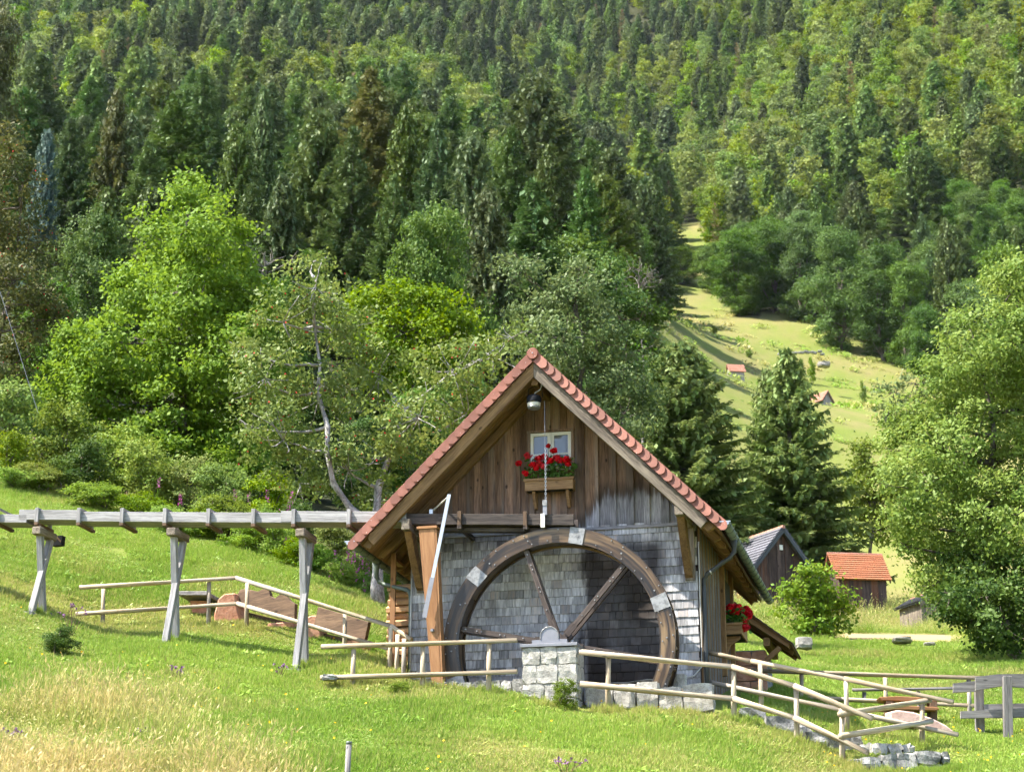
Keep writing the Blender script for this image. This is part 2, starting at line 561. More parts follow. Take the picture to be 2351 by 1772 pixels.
def mat_shingle():
    """silvered shingles, wet and blackened behind the right half of the wheel"""
    t = NT('silvered_shingles')
    gv = grain_vec(t, 2.0, 26.0)
    n1 = t.noise(gv, 1.0, 4, 0.6, 0.3)
    r = piece_rand(t); r2 = t.math('FRACT', t.math('MULTIPLY', r, 7.7))
    col = t.mix(t.sstep(n1, 0.3, 0.72), (0.25, 0.245, 0.255), (0.56, 0.55, 0.56))
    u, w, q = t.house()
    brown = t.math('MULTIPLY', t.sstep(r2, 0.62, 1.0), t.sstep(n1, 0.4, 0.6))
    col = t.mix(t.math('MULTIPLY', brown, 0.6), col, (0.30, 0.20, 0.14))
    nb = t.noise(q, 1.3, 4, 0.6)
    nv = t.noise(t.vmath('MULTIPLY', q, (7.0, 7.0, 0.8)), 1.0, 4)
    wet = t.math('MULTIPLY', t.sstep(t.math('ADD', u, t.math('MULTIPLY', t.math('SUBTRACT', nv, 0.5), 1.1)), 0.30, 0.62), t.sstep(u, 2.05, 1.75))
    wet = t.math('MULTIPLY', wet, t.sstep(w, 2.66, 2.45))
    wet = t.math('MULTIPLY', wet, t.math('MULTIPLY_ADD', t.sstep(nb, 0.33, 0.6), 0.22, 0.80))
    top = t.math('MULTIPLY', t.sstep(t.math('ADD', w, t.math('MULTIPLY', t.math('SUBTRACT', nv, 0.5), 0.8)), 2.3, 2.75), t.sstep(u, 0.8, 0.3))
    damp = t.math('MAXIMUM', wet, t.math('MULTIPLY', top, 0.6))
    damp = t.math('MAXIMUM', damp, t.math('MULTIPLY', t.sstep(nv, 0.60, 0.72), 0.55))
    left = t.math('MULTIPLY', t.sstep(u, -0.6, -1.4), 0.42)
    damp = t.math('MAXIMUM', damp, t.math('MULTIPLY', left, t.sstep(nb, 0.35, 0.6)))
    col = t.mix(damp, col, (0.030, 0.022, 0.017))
    hs = t.node('ShaderNodeHueSaturation'); t.put(hs.inputs['Value'], t.math('MULTIPLY_ADD', r, 0.75, 0.62)); t.put(hs.inputs['Color'], col)
    t.bump(n1, 0.35, 0.006)
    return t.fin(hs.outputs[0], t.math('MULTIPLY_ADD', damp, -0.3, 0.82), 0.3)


def mat_rim():
    t = NT('wet_wheel_wood')
    gv = grain_vec(t, 1.1, 12.0)
    n1 = t.noise(gv, 1.0, 4, 0.6, 0.5); n2 = t.noise(gv, 0.35, 3, 0.6)
    col = t.mix(t.sstep(n1, 0.35, 0.7), (0.015, 0.010, 0.006), (0.105, 0.060, 0.028))
    col = t.mix(t.math('MULTIPLY', t.sstep(n2, 0.53, 0.64), 0.8), col, (0.27, 0.175, 0.085))
    col = t.mix(t.math('MULTIPLY', t.sstep(n2, 0.48, 0.38), 0.8), col, (0.010, 0.007, 0.005))
    t.bump(n1, 0.5, 0.01)
    return t.fin(col, t.math('MULTIPLY_ADD', n1, 0.5, 0.12), 0.5)


def mat_tile(name, a, b):
    t = NT(name)
    n = t.noise(t.pos(), 9, 4); r = piece_rand(t)
    col = t.mix(t.sstep(n, 0.3, 0.75), a, b)
    hs = t.node('ShaderNodeHueSaturation'); t.put(hs.inputs['Value'], t.math('MULTIPLY_ADD', r, 0.42, 0.78)); t.put(hs.inputs['Color'], col)
    sp = t.noise(t.pos(), 42, 2)
    col2 = t.mix(t.sstep(sp, 0.735, 0.76), hs.outputs[0], (0.7, 0.68, 0.62))
    return t.fin(col2, 0.62, 0.35)


M = {}
M['grass'] = mat_grass(); M['ground'] = mat_ground()
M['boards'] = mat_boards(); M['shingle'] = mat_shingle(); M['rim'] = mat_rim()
M['tile'] = mat_tile('terracotta_tile', (0.205, 0.078, 0.052), (0.265, 0.105, 0.073))
M['oldtile'] = mat_tile('mossy_old_tile', (0.17, 0.10, 0.07), (0.10, 0.08, 0.05))
M['beam'] = wood('oiled_roof_beam', (0.11, 0.062, 0.028), (0.27, 0.165, 0.075), 0.25, 1.0, 11)
M['greybeam'] = wood('greyed_beam', (0.07, 0.055, 0.045), (0.30, 0.25, 0.19), 0.3, 1.0, 12)
M['soffit'] = wood('soffit_boards', (0.15, 0.082, 0.036), (0.34, 0.20, 0.09), 0.35, 1.0, 10)
M['flume'] = wood('silver_flume_wood', (0.17, 0.165, 0.165), (0.40, 0.39, 0.39), 0.3, 1.2, 22, 0.85, 0.4, None, False)
M['darkflume'] = wood('dark_flume_wood', (0.018, 0.014, 0.013), (0.12, 0.095, 0.08), 0.3, 1.0, 14, 0.6)  # darker than the silver flume wood; also on the side wall
M['neww'] = wood('fresh_larch', (0.25, 0.118, 0.05), (0.40, 0.21, 0.095), 0.2, 0.8, 9, 0.6, 0.2)
M['spoke'] = wood('wet_dark_spoke', (0.035, 0.025, 0.02), (0.13, 0.10, 0.085), 0.2, 1.0, 20, 0.45)
M['pole'] = wood('peeled_fence_pole', (0.27, 0.20, 0.125), (0.56, 0.48, 0.35), 0.35, 0.9, 14, 0.85, 0.5, (0.30, 0.29, 0.27))
M['log'] = wood('split_firewood', (0.40, 0.21, 0.10), (0.62, 0.40, 0.22), 0.5, 2.0, 8)
M['bench'] = wood('bench_plank', (0.070, 0.044, 0.029), (0.19, 0.122, 0.076), 0.3, 0.8, 10)
M['greyplank'] = wood('grey_plank', (0.105, 0.098, 0.095), (0.29, 0.27, 0.255), 0.35, 1.0, 16)
M['barnwood'] = wood('dark_barn_boards', (0.035, 0.024, 0.022), (0.12, 0.08, 0.07), 0.6, 0.5, 6, 0.9, 0.3, (0.22, 0.08, 0.035))
M['paleboard'] = wood('pale_barn_boards', (0.20, 0.18, 0.17), (0.42, 0.40, 0.39), 0.4, 0.5, 6)
M['box'] = wood('planter_wood', (0.20, 0.11, 0.05), (0.42, 0.26, 0.13), 0.3, 1.0, 12)
M['bark'] = wood('tree_bark', (0.06, 0.048, 0.038), (0.20, 0.17, 0.14), 0.3, 3.0, 8, 0.95, 0.8, None, False)
M['palebark'] = wood('pale_cherry_bark', (0.13, 0.12, 0.11), (0.52, 0.50, 0.47), 0.2, 4.0, 9, 0.95, 0.8, None, False)
M['deadwood'] = wood('bleached_dead_wood', (0.12, 0.105, 0.09), (0.27, 0.245, 0.22), 0.2, 2.0, 9, 0.95, 0.3, None, False)
M['granite'] = stone('pale_granite', (0.31, 0.295, 0.265), (0.50, 0.48, 0.435), (0.15, 0.14, 0.12), 8)
M['darkgranite'] = stone('weathered_granite', (0.13, 0.13, 0.125), (0.38, 0.37, 0.35), (0.06, 0.065, 0.06), 5)
M['sandstone'] = stone('red_sandstone', (0.46, 0.22, 0.135), (0.58, 0.33, 0.22), (0.34, 0.15, 0.09), 4, 0.5)
M['pinkstone'] = stone('pink_sandstone_slab', (0.56, 0.36, 0.30), (0.66, 0.47, 0.40), (0.42, 0.27, 0.23), 3, 0.4)
M['fieldstone'] = stone('grey_fieldstone', (0.20, 0.19, 0.17), (0.34, 0.32, 0.29), (0.12, 0.115, 0.10), 5)
M['mortar'] = stone('lime_mortar', (0.42, 0.40, 0.37), (0.52, 0.50, 0.47), (0.30, 0.28, 0.26), 14, 0.4)
M['plaster'] = stone('rough_plinth_plaster', (0.20, 0.20, 0.21), (0.34, 0.34, 0.35), (0.12, 0.12, 0.12), 3, 0.4)
M['steel'] = plain('galvanised_steel', (0.55, 0.56, 0.58), 0.38, 0.85)
M['plate'] = plain('bright_zinc_plate', (0.32, 0.32, 0.32), 0.5, 0.3, 0.5, 16, 0.85)
M['lead'] = plain('dull_lead_sheet', (0.27, 0.27, 0.29), 0.5, 0.6)
M['gutter'] = plain('green_grey_gutter', (0.125, 0.155, 0.130), 0.55, 0.15, 0.4, 5, 0.25)
M['pipe'] = plain('dark_grey_pipe', (0.055, 0.06, 0.062), 0.5, 0.2)
M['cable'] = plain('pale_cable', (0.50, 0.49, 0.45), 0.6)
M['black'] = plain('black_plastic', (0.010, 0.011, 0.014), 0.75, 0.0, 0.15)
M['cream'] = plain('cream_lamp_glass', (0.70, 0.67, 0.58), 0.35)
M['white'] = plain('white_window_paint', (0.80, 0.79, 0.75), 0.5, 0.0, 0.4, 20, 0.08)
M['curtain'] = plain('white_curtain', (0.55, 0.56, 0.60), 0.9)
M['dark'] = plain('dark_interior', (0.02, 0.018, 0.016), 0.9)
M['red'] = leaf('geranium_petals', (0.72, 0.012, 0.018), (0.56, 0.006, 0.012), 0.2, 0.0, 0.2, 0.1)
M['pink'] = leaf('foxglove_bells', (0.42, 0.11, 0.30), (0.34, 0.06, 0.22), 0.3, 0.02, 0.3, 0.2)
M['purple'] = leaf('thistle_heads', (0.16, 0.07, 0.14), (0.30, 0.16, 0.30), 0.1, 0.02, 0.3, 0.2)
M['yellow'] = leaf('dandelion_heads', (0.75, 0.48, 0.02), (0.7, 0.38, 0.01), 0.2, 0.0, 0.2, 0.1)
M['geran'] = leaf('geranium_leaves', (0.045, 0.115, 0.018), (0.10, 0.20, 0.04), 0.25)
M['roof_slate'] = mat_tile('slate_roof', (0.085, 0.085, 0.10), (0.17, 0.17, 0.195))
M['roof_orange'] = mat_tile('orange_pantile', (0.31, 0.112, 0.05), (0.40, 0.158, 0.078))
M['roof_rust'] = mat_tile('rusty_roof', (0.34, 0.14, 0.09), (0.45, 0.24, 0.17))
t = NT('window_glass'); M['glass'] = t.fin((0.13, 0.14, 0.17), 0.05, 1.0)  # base colour lifted to stand in for bright cloud reflections

# ------------------------------------------------------------------ terrain
EDGE_X = [1380, 1480, 1500, 1540, 1545, 1600, 1640, 1650, 1700, 1850, 1950, 2080, 2351, 2700]
EDGE_Y = [900, 720, 660, 560, 522, 515, 530, 690, 728, 712, 785, 812, 830, 830]


def forest_mask(X, Y, Z):
    px, py = to_px(np.stack([X, Y, Z], -1))
    left = (px < 1470) & (Y > 105)
    right = (px >= 1380) & (Y > 200) & (py < np.interp(px, EDGE_X, EDGE_Y))
    return left | right


def build_ground():
    cs = np.concatenate([np.linspace(-2.2, -0.36, 16), np.linspace(-0.34, 0.34, 300), np.linspace(0.36, 2.2, 16)])
    ys = np.concatenate([np.linspace(-120, 8, 18), np.linspace(10, 24, 40), np.arange(24.2, 42, 0.12), 42 * 1.022 ** np.arange(0, 163)])
    Cg, Yg = np.meshgrid(cs, ys)
    Xg = Cg * np.maximum(Yg, 24)
    X, Y = Xg.ravel(), Yg.ravel()
    Z = gz(X, Y)
    nr, nc = Cg.shape
    idx = np.arange(nr * nc).reshape(nr, nc)
    F_ = np.stack([idx[:-1, :-1], idx[:-1, 1:], idx[1:, 1:], idx[1:, :-1]], -1).reshape(-1, 4)
    me = bpy.data.meshes.new('ground')
    me.vertices.add(nr * nc); me.vertices.foreach_set('co', np.stack([X, Y, Z], -1).astype('f').ravel())
    me.loops.add(F_.size); me.loops.foreach_set('vertex_index', F_.ravel().astype('i'))
    me.polygons.add(len(F_)); me.polygons.foreach_set('loop_start', np.arange(0, F_.size, 4, dtype='i'))
    me.polygons.foreach_set('use_smooth', np.ones(len(F_), bool))
    me.update(); me.validate()
    px, py = to_px(np.stack([X, Y, Z], -1))
    lim = np.interp(px, [-200, 0, 200, 416, 671, 860, 950, 1300], [45.5, 45, 44.5, 43, 41, 40.3, 40, 44])
    u, v, _ = house_uvw(np.stack([X, Y, Z], -1))
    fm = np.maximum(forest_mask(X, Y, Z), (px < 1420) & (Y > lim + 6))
    bk = (px < 960) & (Y > lim) & (Y < lim + 7)
    hay = np.clip((Y - 59.5) / 2, 0, 1) * np.clip((78 - Y) / 5, 0, 1) * np.clip((X - 9.5) / 2, 0, 1)
    bare = np.clip(fbm(X + 5, Y, 1.7) * 2.2 - 0.55, 0, 1) * (Y < 60) * 0.8
    bare = np.maximum(bare, np.exp(-((v + 2.0) / 0.5) ** 2) * (np.abs(u + 0.9) < 1.6) * 0.6)
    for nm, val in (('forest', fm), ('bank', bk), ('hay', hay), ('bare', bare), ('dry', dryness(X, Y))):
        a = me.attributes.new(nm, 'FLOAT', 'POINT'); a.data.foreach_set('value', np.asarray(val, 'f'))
    me.materials.append(M['ground'])
    return tag(obj('ground', me), kind='structure')


build_ground()

# ------------------------------------------------------------------ the mill
UC, RIDGE = -0.12, 5.83           # ridge line; the roof falls at 45 degrees
UL, UR, VB = -2.58, 2.50, 4.5     # walls
mill = hthing('water_mill', 'timber water mill with shingled front, brown boarded gable and red tiled roof', 'mill')


def roof_w(u, off=0.0):
    return RIDGE - off - abs(u - UC)


def build_walls():
    m = MB()
    top = RIDGE - 0.42
    prof = [(UL, 0.05, -1.6), (UR, 0.05, -1.6), (UR, 0.05, top - (UR - UC)), (UC, 0.05, top), (UL, 0.05, top - (UC - UL))]
    m.prism(prof, (0, VB - 0.05, 0))
    m.build('wall', M['barnwood'], mill)
    m = MB()                                                   # plinth under the shingles
    m.prism([(UL - 0.03, -0.01, -1.6), (UR + 0.04, -0.01, -1.6), (UR + 0.04, -0.01, 0.02), (UL - 0.03, -0.01, 0.30)], (0, 0.3, 0))
    m.build('plinth', M['plaster'], mill, bevel=0.01)
    # shingle rows
    r = random.Random(4)
    cand = []
    row = 0.02
    k = 0
    while row < 2.84:
        u = UL + (0.0 if k % 2 else -0.05)
        while u < UR - 0.02:
            w = r.uniform(0.11, 0.205)
            a, b = max(u, UL), min(u + w, UR)
            if b - a > 0.035:
                cand.append((a, b, row, r.uniform(-0.004, 0.004), r.random()))
            u += w
        row += 0.149; k += 1
    score = []
    for i, (a, b, row, j, t_) in enumerate(cand):
        cu, cw = (a + b) / 2 - 0.24, row + 0.07 - 0.69
        rr = math.hypot(cu, cw)
        hid = 1.7 < rr < 2.15 or row < 0.25 or (-0.3 < (a + b) / 2 < 0.8 and row < 0.75)
        score.append(((b - a) * (0.4 if hid else 1.0), i))
    best = {i for _, i in sorted(score, reverse=True)[:300]}
    shared, rest, tints = {}, MB(), []
    for i, (a, b, row, j, t_) in enumerate(cand):
        w = round((b - a - 0.004) / 0.01) * 0.01
        h = 0.19

        def wedge(m, x, z):
            t0 = 0.0
            V = [(x - w / 2, -0.012, z), (x + w / 2, -0.012, z), (x + w / 2, 0.03, z), (x - w / 2, 0.03, z),
                 (x - w / 2, 0.010, z + h), (x + w / 2, 0.010, z + h), (x + w / 2, 0.03, z + h), (x - w / 2, 0.03, z + h)]
            m.add(V, MB.BF, [(p[2], p[0], p[1]) for p in V])
        if i in best:
            if w not in shared:
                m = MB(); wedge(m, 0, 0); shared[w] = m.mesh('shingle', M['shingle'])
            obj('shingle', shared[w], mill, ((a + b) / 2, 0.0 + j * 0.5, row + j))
        else:
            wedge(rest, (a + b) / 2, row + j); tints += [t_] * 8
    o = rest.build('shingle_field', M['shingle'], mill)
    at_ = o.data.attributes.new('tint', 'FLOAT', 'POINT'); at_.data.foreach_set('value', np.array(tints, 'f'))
    o['kind'] = 'stuff'
    # gable boards, alternately set back and proud
    u, k = -2.30, 0
    r = random.Random(9)
    while u < 2.28:
        w = r.uniform(0.17, 0.225) if k % 2 == 0 else r.uniform(0.07, 0.13)
        a, b = u, min(u + w, 2.30)
        v0, v1 = (0.012, 0.045) if k % 2 == 0 else (-0.018 - r.uniform(0, 0.008), 0.02)
        bot = 2.855 + r.uniform(-0.004, 0.004)
        ext = 0.014 if k % 2 else 0.0

        def piece(z0, za, zb):
            if min(za, zb) - z0 < 0.03: return
            m = MB()
            m.prism([(a - ext, v0, z0), (b + ext, v0, z0), (b + ext, v0, zb), (a - ext, v0, za)], (0, v1 - v0, 0), (0, 0, 1))
            m.build('board', M['boards'], mill)
        ta, tb = roof_w(a, 0.40), roof_w(b, 0.40)
        lo, hi = a, b
        if b > -0.47 and a < 0.37:
            if a < -0.48: b = -0.472; piece(bot, ta, roof_w(b, 0.40)); a, b = -0.468, hi
            if hi > 0.38: a = 0.372; b = hi; piece(bot, roof_w(a, 0.40), roof_w(b, 0.40)); a, b = max(lo, -0.468), 0.368
            ext = 0.0
            piece(bot, 3.90, 3.90); piece(4.66, roof_w(a, 0.40), roof_w(b, 0.40))
        else:
            piece(bot, ta, tb)
        u += w; k += 1
    m = MB(); m.box((UL, -0.035, 2.80), (UR, 0.03, 2.852), 0)     # drip board below the gable boards
    m.build('drip_board', M['boards'], mill)
    # right side wall: narrow vertical boards and battens
    v, k = 0.02, 0
    while v < VB - 0.05:
        w = 0.125
        m = MB(); m.box((UR + 0.0, v, -1.5), (UR + 0.022, min(v + w, VB), 3.0)); m.build('side_board', M['darkflume'], mill)  # darker than the battens; shade between them put into the colour
        m = MB(); m.box((UR + 0.022, v - 0.022, -1.5), (UR + 0.05, v + 0.022, 3.0)); m.build('side_batten', M['greyplank'] if k % 3 else M['soffit'], mill)
        k += 1
        v += w
    m = MB(); m.box((UR + 0.022, 0.0, -0.2), (UR + 0.06, 0.06, 2.9)); m.build('corner_post', M['greybeam'], mill)
    for v in (2.6, 3.95):                                          # posts framing the side window
        m = MB(); m.box((UR + 0.02, v, 0.6), (UR + 0.13, v + 0.12, 2.9)); m.build('window_post', M['soffit'], mill)
    m = MB(); m.box((UR + 0.03, 2.74, 1.5), (UR + 0.075, 3.93, 2.5)); m.build('side_window', M['dark'], mill)
    m = MB(); m.box((UL - 0.022, 0.0, -1.5), (UL, 0.05, 2.9)); m.build('corner_post', M['greybeam'], mill)
    for k in range(26):
        m = MB(); v = 0.05 + k * 0.17; m.box((UL - 0.03, v, -1.5), (UL, v + 0.16, 3.0)); m.build('side_board', M['soffit'], mill)


def build_roof():
    VF, VR = -1.10, 5.83
    for s in (-1, 1):
        # roof deck, with the boards one sees from below
        eave = 3.10
        m = MB()
        a = (UC, VF + 0.05, RIDGE - 0.19); b = (UC + s * eave, VF + 0.05, RIDGE - 0.19 - eave)
        m.prism([a, b, (b[0], b[1], b[2] + 0.05), (a[0], a[1], a[2] + 0.05)], (0, VR - VF - 0.1, 0))
        m.build('roof_deck', M['oldtile'], mill)
        v = VF + 0.06
        r = random.Random(s + 5)
        while v < VR - 0.1:
            w = r.uniform(0.13, 0.17)
            m = MB()
            o = 0.215 + r.uniform(0, 0.006)
            m.prism([(UC, v, RIDGE - o), (UC + s * eave, v, RIDGE - o - eave), (UC + s * eave, v, RIDGE - 0.195 - eave), (UC, v, RIDGE - 0.195)], (0, w - 0.006, 0), (1, 0, -s))
            m.build('soffit_board', M['soffit'], mill)
            v += w
        # tiles across the slope, out of sight from below
        m = MB()
        for i in range(25):
            d0 = 0.02 + i * 0.128
            x0, x1 = UC + s * d0, UC + s * (d0 + 0.15)
            z0, z1 = RIDGE - d0 - 0.03, RIDGE - d0 - 0.15 + 0.0
            vv = VF + 0.03
            while vv < VR - 0.03:
                m.prism([(x0, vv, z0), (x1, vv, z1), (x1 + s * 0.012, vv, z1 + 0.012), (x0 + s * 0.004, vv, z0 + 0.004)], (0, 0.168, 0)); vv += 0.174
        o = m.build('tile_field', M['tile'], mill); o['kind'] = 'stuff'
        # verge tiles: plates with a curved lower end, one over the other
        n = 25
        pitch = 4.47 / n
        t_ = Vector((s * 0.7071, 0, -0.7071)); nn = Vector((s * 0.7071, 0, 0.7071))
        pts = []
        for k in range(9):                                         # the curved lower end, outer corner to inner corner
            f = k / 8
            pts.append((pitch * (1.0 + 0.14 * f) + 0.066 * math.sin(math.pi * f) ** 0.8, 0.165 * (1 - f)))
        pts += [(-0.02 + 0.02, 0.0), (-0.02, 0.165)]
        m = MB()
        P3 = []
        for (q, h) in pts:
            c = t_ * q + nn * h
            P3.append((c.x, -0.010 - 0.17 * max(q, 0), c.z))
        m.prism(P3, (0, 0.016, 0))
        # return lip lying on the roof
        for q0, q1 in ((0.0, pitch * 1.02),):
            A = t_ * q0 + nn * 0.160; B = t_ * q1 + nn * 0.160; A2 = t_ * q0 + nn * 0.176; B2 = t_ * q1 + nn * 0.176
            m.prism([(A.x, -0.0, A.z), (B.x, -0.012, B.z), (B2.x, -0.012, B2.z), (A2.x, 0, A2.z)], (0, 0.17, 0))
        me = m.mesh('verge_tile', M['tile'])
        for i in range(n):
            p = t_ * (i * pitch)
            rj = random.Random(i + 50 * s)
            vt = obj('verge_tile', me, mill, (UC + p.x + rj.uniform(-.003, .003), VF - 0.02 + rj.uniform(-0.005, 0.005), RIDGE - 0.23 + p.z + rj.uniform(-.003, .003)))
            vt.rotation_euler = (rj.uniform(-.015, .015), rj.uniform(-.025, .025), rj.uniform(-.01, .01))
        # barge rafter in front and a second one behind it
        for v, wd, ht, mt, nm in ((VF + 0.05, 0.085, 0.19, M['beam'] if s < 0 else M['greybeam'], 'barge_rafter'), (VF + 0.16, 0.12, 0.15, M['beam'], 'rafter'), (-0.08, 0.12, 0.13, M['beam'], 'rafter')):
            m = MB()
            top = RIDGE - 0.235
            L = 2.93 if nm == 'barge_rafter' else 3.03
            e = ht * 1.414
            m.prism([(UC, v - wd / 2, top), (UC + s * L, v - wd / 2, top - L), (UC + s * (L + 0.02), v - wd / 2, top - L - 0.06), (UC + s * (L - 0.09), v - wd / 2, top - L - e + 0.09), (UC, v - wd / 2, top - e)], (0, wd, 0), (1, 0, -s))
            m.build(nm, mt, mill, bevel=0.006)
        # rafters under the eaves
        for i in range(11):
            v = 0.45 + i * 0.5
            if v > VR - 0.1: break
            m = MB(); top = RIDGE - 0.225
            u0, u1 = 2.2, 3.05
            m.prism([(UC + s * u0, v, top - u0), (UC + s * u1, v, top - u1), (UC + s * u1, v, top - u1 - 0.07), (UC + s * (u1 - 0.1), v, top - u1 - 0.06), (UC + s * u0, v, top - u0 - 0.17)], (0, 0.1, 0), (1, 0, -s))
            m.build('rafter_tail', M['soffit'], mill)
        m = MB(); top = RIDGE - 0.235                              # rafter closing the far gable
        m.prism([(UC, VR - 0.1, top), (UC + s * 3.0, VR - 0.1, top - 3.0), (UC + s * 2.9, VR - 0.1, top - 3.12), (UC, VR - 0.1, top - 0.24)], (0, 0.09, 0), (1, 0, -s))
        m.build('barge_rafter', M['soffit'], mill)
        # gutter: a half-round channel with hooks
        gu = UC + s * 3.255
        m = MB(); n = 11
        V, Fc = [], []
        for v in (VF - 0.05, VR):
            for rr in (0.078, 0.072):
                for k in range(n):
                    an = math.pi + math.pi * k / (n - 1)
                    V.append((gu + rr * math.cos(an), v, 2.565 + rr * math.sin(an)))
        for k in range(n - 1):
            Fc += [(k, k + 1, 2 * n + k + 1, 2 * n + k), (n + k + 1, n + k, 3 * n + k, 3 * n + k + 1), (k + 1, k, n + k, n + k + 1)]
        Fc += [(0, 2 * n, 3 * n, n), (n - 1, 2 * n - 1, 4 * n - 1, 3 * n - 1)]
        m.add(V, Fc)
        g = m.build('gutter', M['gutter'], mill, smooth=True)
        m = MB()
        cap = [(gu + 0.077 * math.cos(math.pi + math.pi * k / 10), VF - 0.045, 2.565 + 0.077 * math.sin(math.pi + math.pi * k / 10)) for k in range(11)]
        m.prism(cap, (0, 0.008, 0)); m.build('gutter_end', M['steel'], g)
        m = MB(); m.box((gu - 0.09, VF - 0.052, 2.556), (gu + 0.09, VF - 0.03, 2.574)); m.build('gutter_rim', M['steel'], g)
        v = VF + 0.12
        while v < VR - 0.05:
            m = MB()
            m.tube([(gu + 0.084 * math.cos(math.pi * (1 + k / 8)), v, 2.565 + 0.084 * math.sin(math.pi * (1 + k / 8))) for k in range(9)], 0.007, 5)
            m.build('gutter_hook', M['pipe'], g)
            v += 0.36
    # ridge tiles
    m = MB()
    ring = lambda v, rr: [(UC + rr * math.cos(math.pi * (-0.12 + 1.24 * k / 10)), v, RIDGE - 0.095 + rr * math.sin(math.pi * (-0.12 + 1.24 * k / 10))) for k in range(11)]
    A, B, C2, D2 = ring(0, 0.105), ring(0.38, 0.098), ring(0, 0.092), ring(0.38, 0.085)
    V = A + B + C2 + D2
    Fc = []
    for k in range(10):
        Fc += [(k + 1, k, 11 + k, 12 + k), (22 + k, 23 + k, 34 + k, 33 + k), (k, k + 1, 23 + k, 22 + k)]
    m.add(V, Fc); rm = m.mesh('ridge_tile', M['tile'], True)
    for i in range(19):
        obj('ridge_tile', rm, mill, (0, VF - 0.06 + i * 0.36, 0))
    m = MB()
    m.prism([(UC + 0.088 * math.cos(a * math.pi / 9), VF - 0.075, RIDGE - 0.10 + 0.095 * math.sin(a * math.pi / 9)) for a in range(18)], (0, 0.02, 0))
    dsk = m.build('ridge_end_disc', M['tile'], mill)
    m = MB(); m.lathe([(0, 0), (0.009, 0), (0.009, 0.01), (0, 0.012)], 8); b = m.build('screw', M['steel'], dsk); b.location = (UC, VF - 0.075, RIDGE - 0.09); b.rotation_euler = (math.pi / 2, 0, 0)
    # purlins with their struts, ridge beam
    m = MB(); m.box((UC - 0.055, -1.02, 5.20), (UC + 0.065, 0.3, 5.46), 1); m.build('ridge_beam', M['beam'], mill, bevel=0.008)
    for u in (-2.40, 2.36):
        m = MB(); m.box((u - 0.075, -1.07, 2.74), (u + 0.075, 0.3, 2.93), 1); m.build('purlin', M['greybeam'], mill, bevel=0.008)
        m = MB()
        m.prism([(u - 0.065, -0.93, 2.74), (u - 0.065, -0.62, 2.74), (u - 0.065, -0.42, 2.45), (u - 0.065, -0.03, 2.10), (u - 0.065, -0.03, 1.86), (u - 0.065, -0.16, 1.90), (u - 0.065, -0.62, 2.36)], (0.13, 0, 0), (0, 0.7, 0.7))
        m.build('strut', M['beam'], mill, bevel=0.008)
        m = MB(); m.box((u - 0.075, -0.06, 1.84), (u + 0.1, 0.0, 2.78)); m.build('wall_post', M['greybeam'], mill)
    # downpipes
    m = MB(); gu = UC + 3.255
    m.tube([(gu, 0.0, 2.52), (gu, 0.0, 2.40), (gu, 0.02, 2.30), (gu - 0.08, 0.04, 2.20), (gu - 0.2, 0.06, 2.14), (2.75, 0.07, 2.01), (2.66, 0.06, 1.95), (2.60, 0.05, 1.85), (2.595, 0.05, 1.70), (2.60, -0.0, 0.6), (2.62, -0.06, -0.4)], [0.06, 0.052, 0.045] + [0.043] * 8, 12)
    dp = m.build('downpipe', M['pipe'], mill, smooth=True)
    m = MB(); m.tube([(2.72, 0.068, 1.99), (2.70, 0.066, 1.98)], 0.048, 12); m.build('pipe_clamp', M['steel'], dp)
    m = MB(); gu = UC - 3.255
    m.tube([(gu, 0.42, 2.54), (gu, 0.44, 2.42), (gu, 0.46, 2.26), (gu + 0.05, 0.46, 2.17), (gu + 0.16, 0.44, 2.11), (-2.72, 0.14, 1.94), (-2.65, 0.10, 1.90), (-2.62, 0.10, 1.8), (-2.62, 0.1, 0.2)], [0.07, 0.055, 0.045] + [0.043] * 6, 12)
    m.build('downpipe', M['gutter'], mill, smooth=True)
    # thin cable down the right corner and along the plinth
    m = MB(); m.tube([(UR + 0.035, -0.03, 2.5), (UR + 0.03, -0.04, 1.6), (UR + 0.04, -0.035, 0.9), (UR + 0.03, -0.05, 0.35), (UR - 0.1, -0.06, 0.2), (UR - 0.5, -0.06, 0.13), (1.6, -0.06, 0.16), (1.2, -0.06, 0.12), (0.8, -0.06, 0.13)], 0.014, 6); m.build('cable', M['cable'], mill, smooth=True)
    m = MB(); m.tube([(UL + 0.01, -0.04, 2.1), (UL + 0.0, -0.045, 1.2), (UL + 0.01, -0.04, 0.1)], 0.014, 6); m.build('cable', M['cable'], mill, smooth=True)


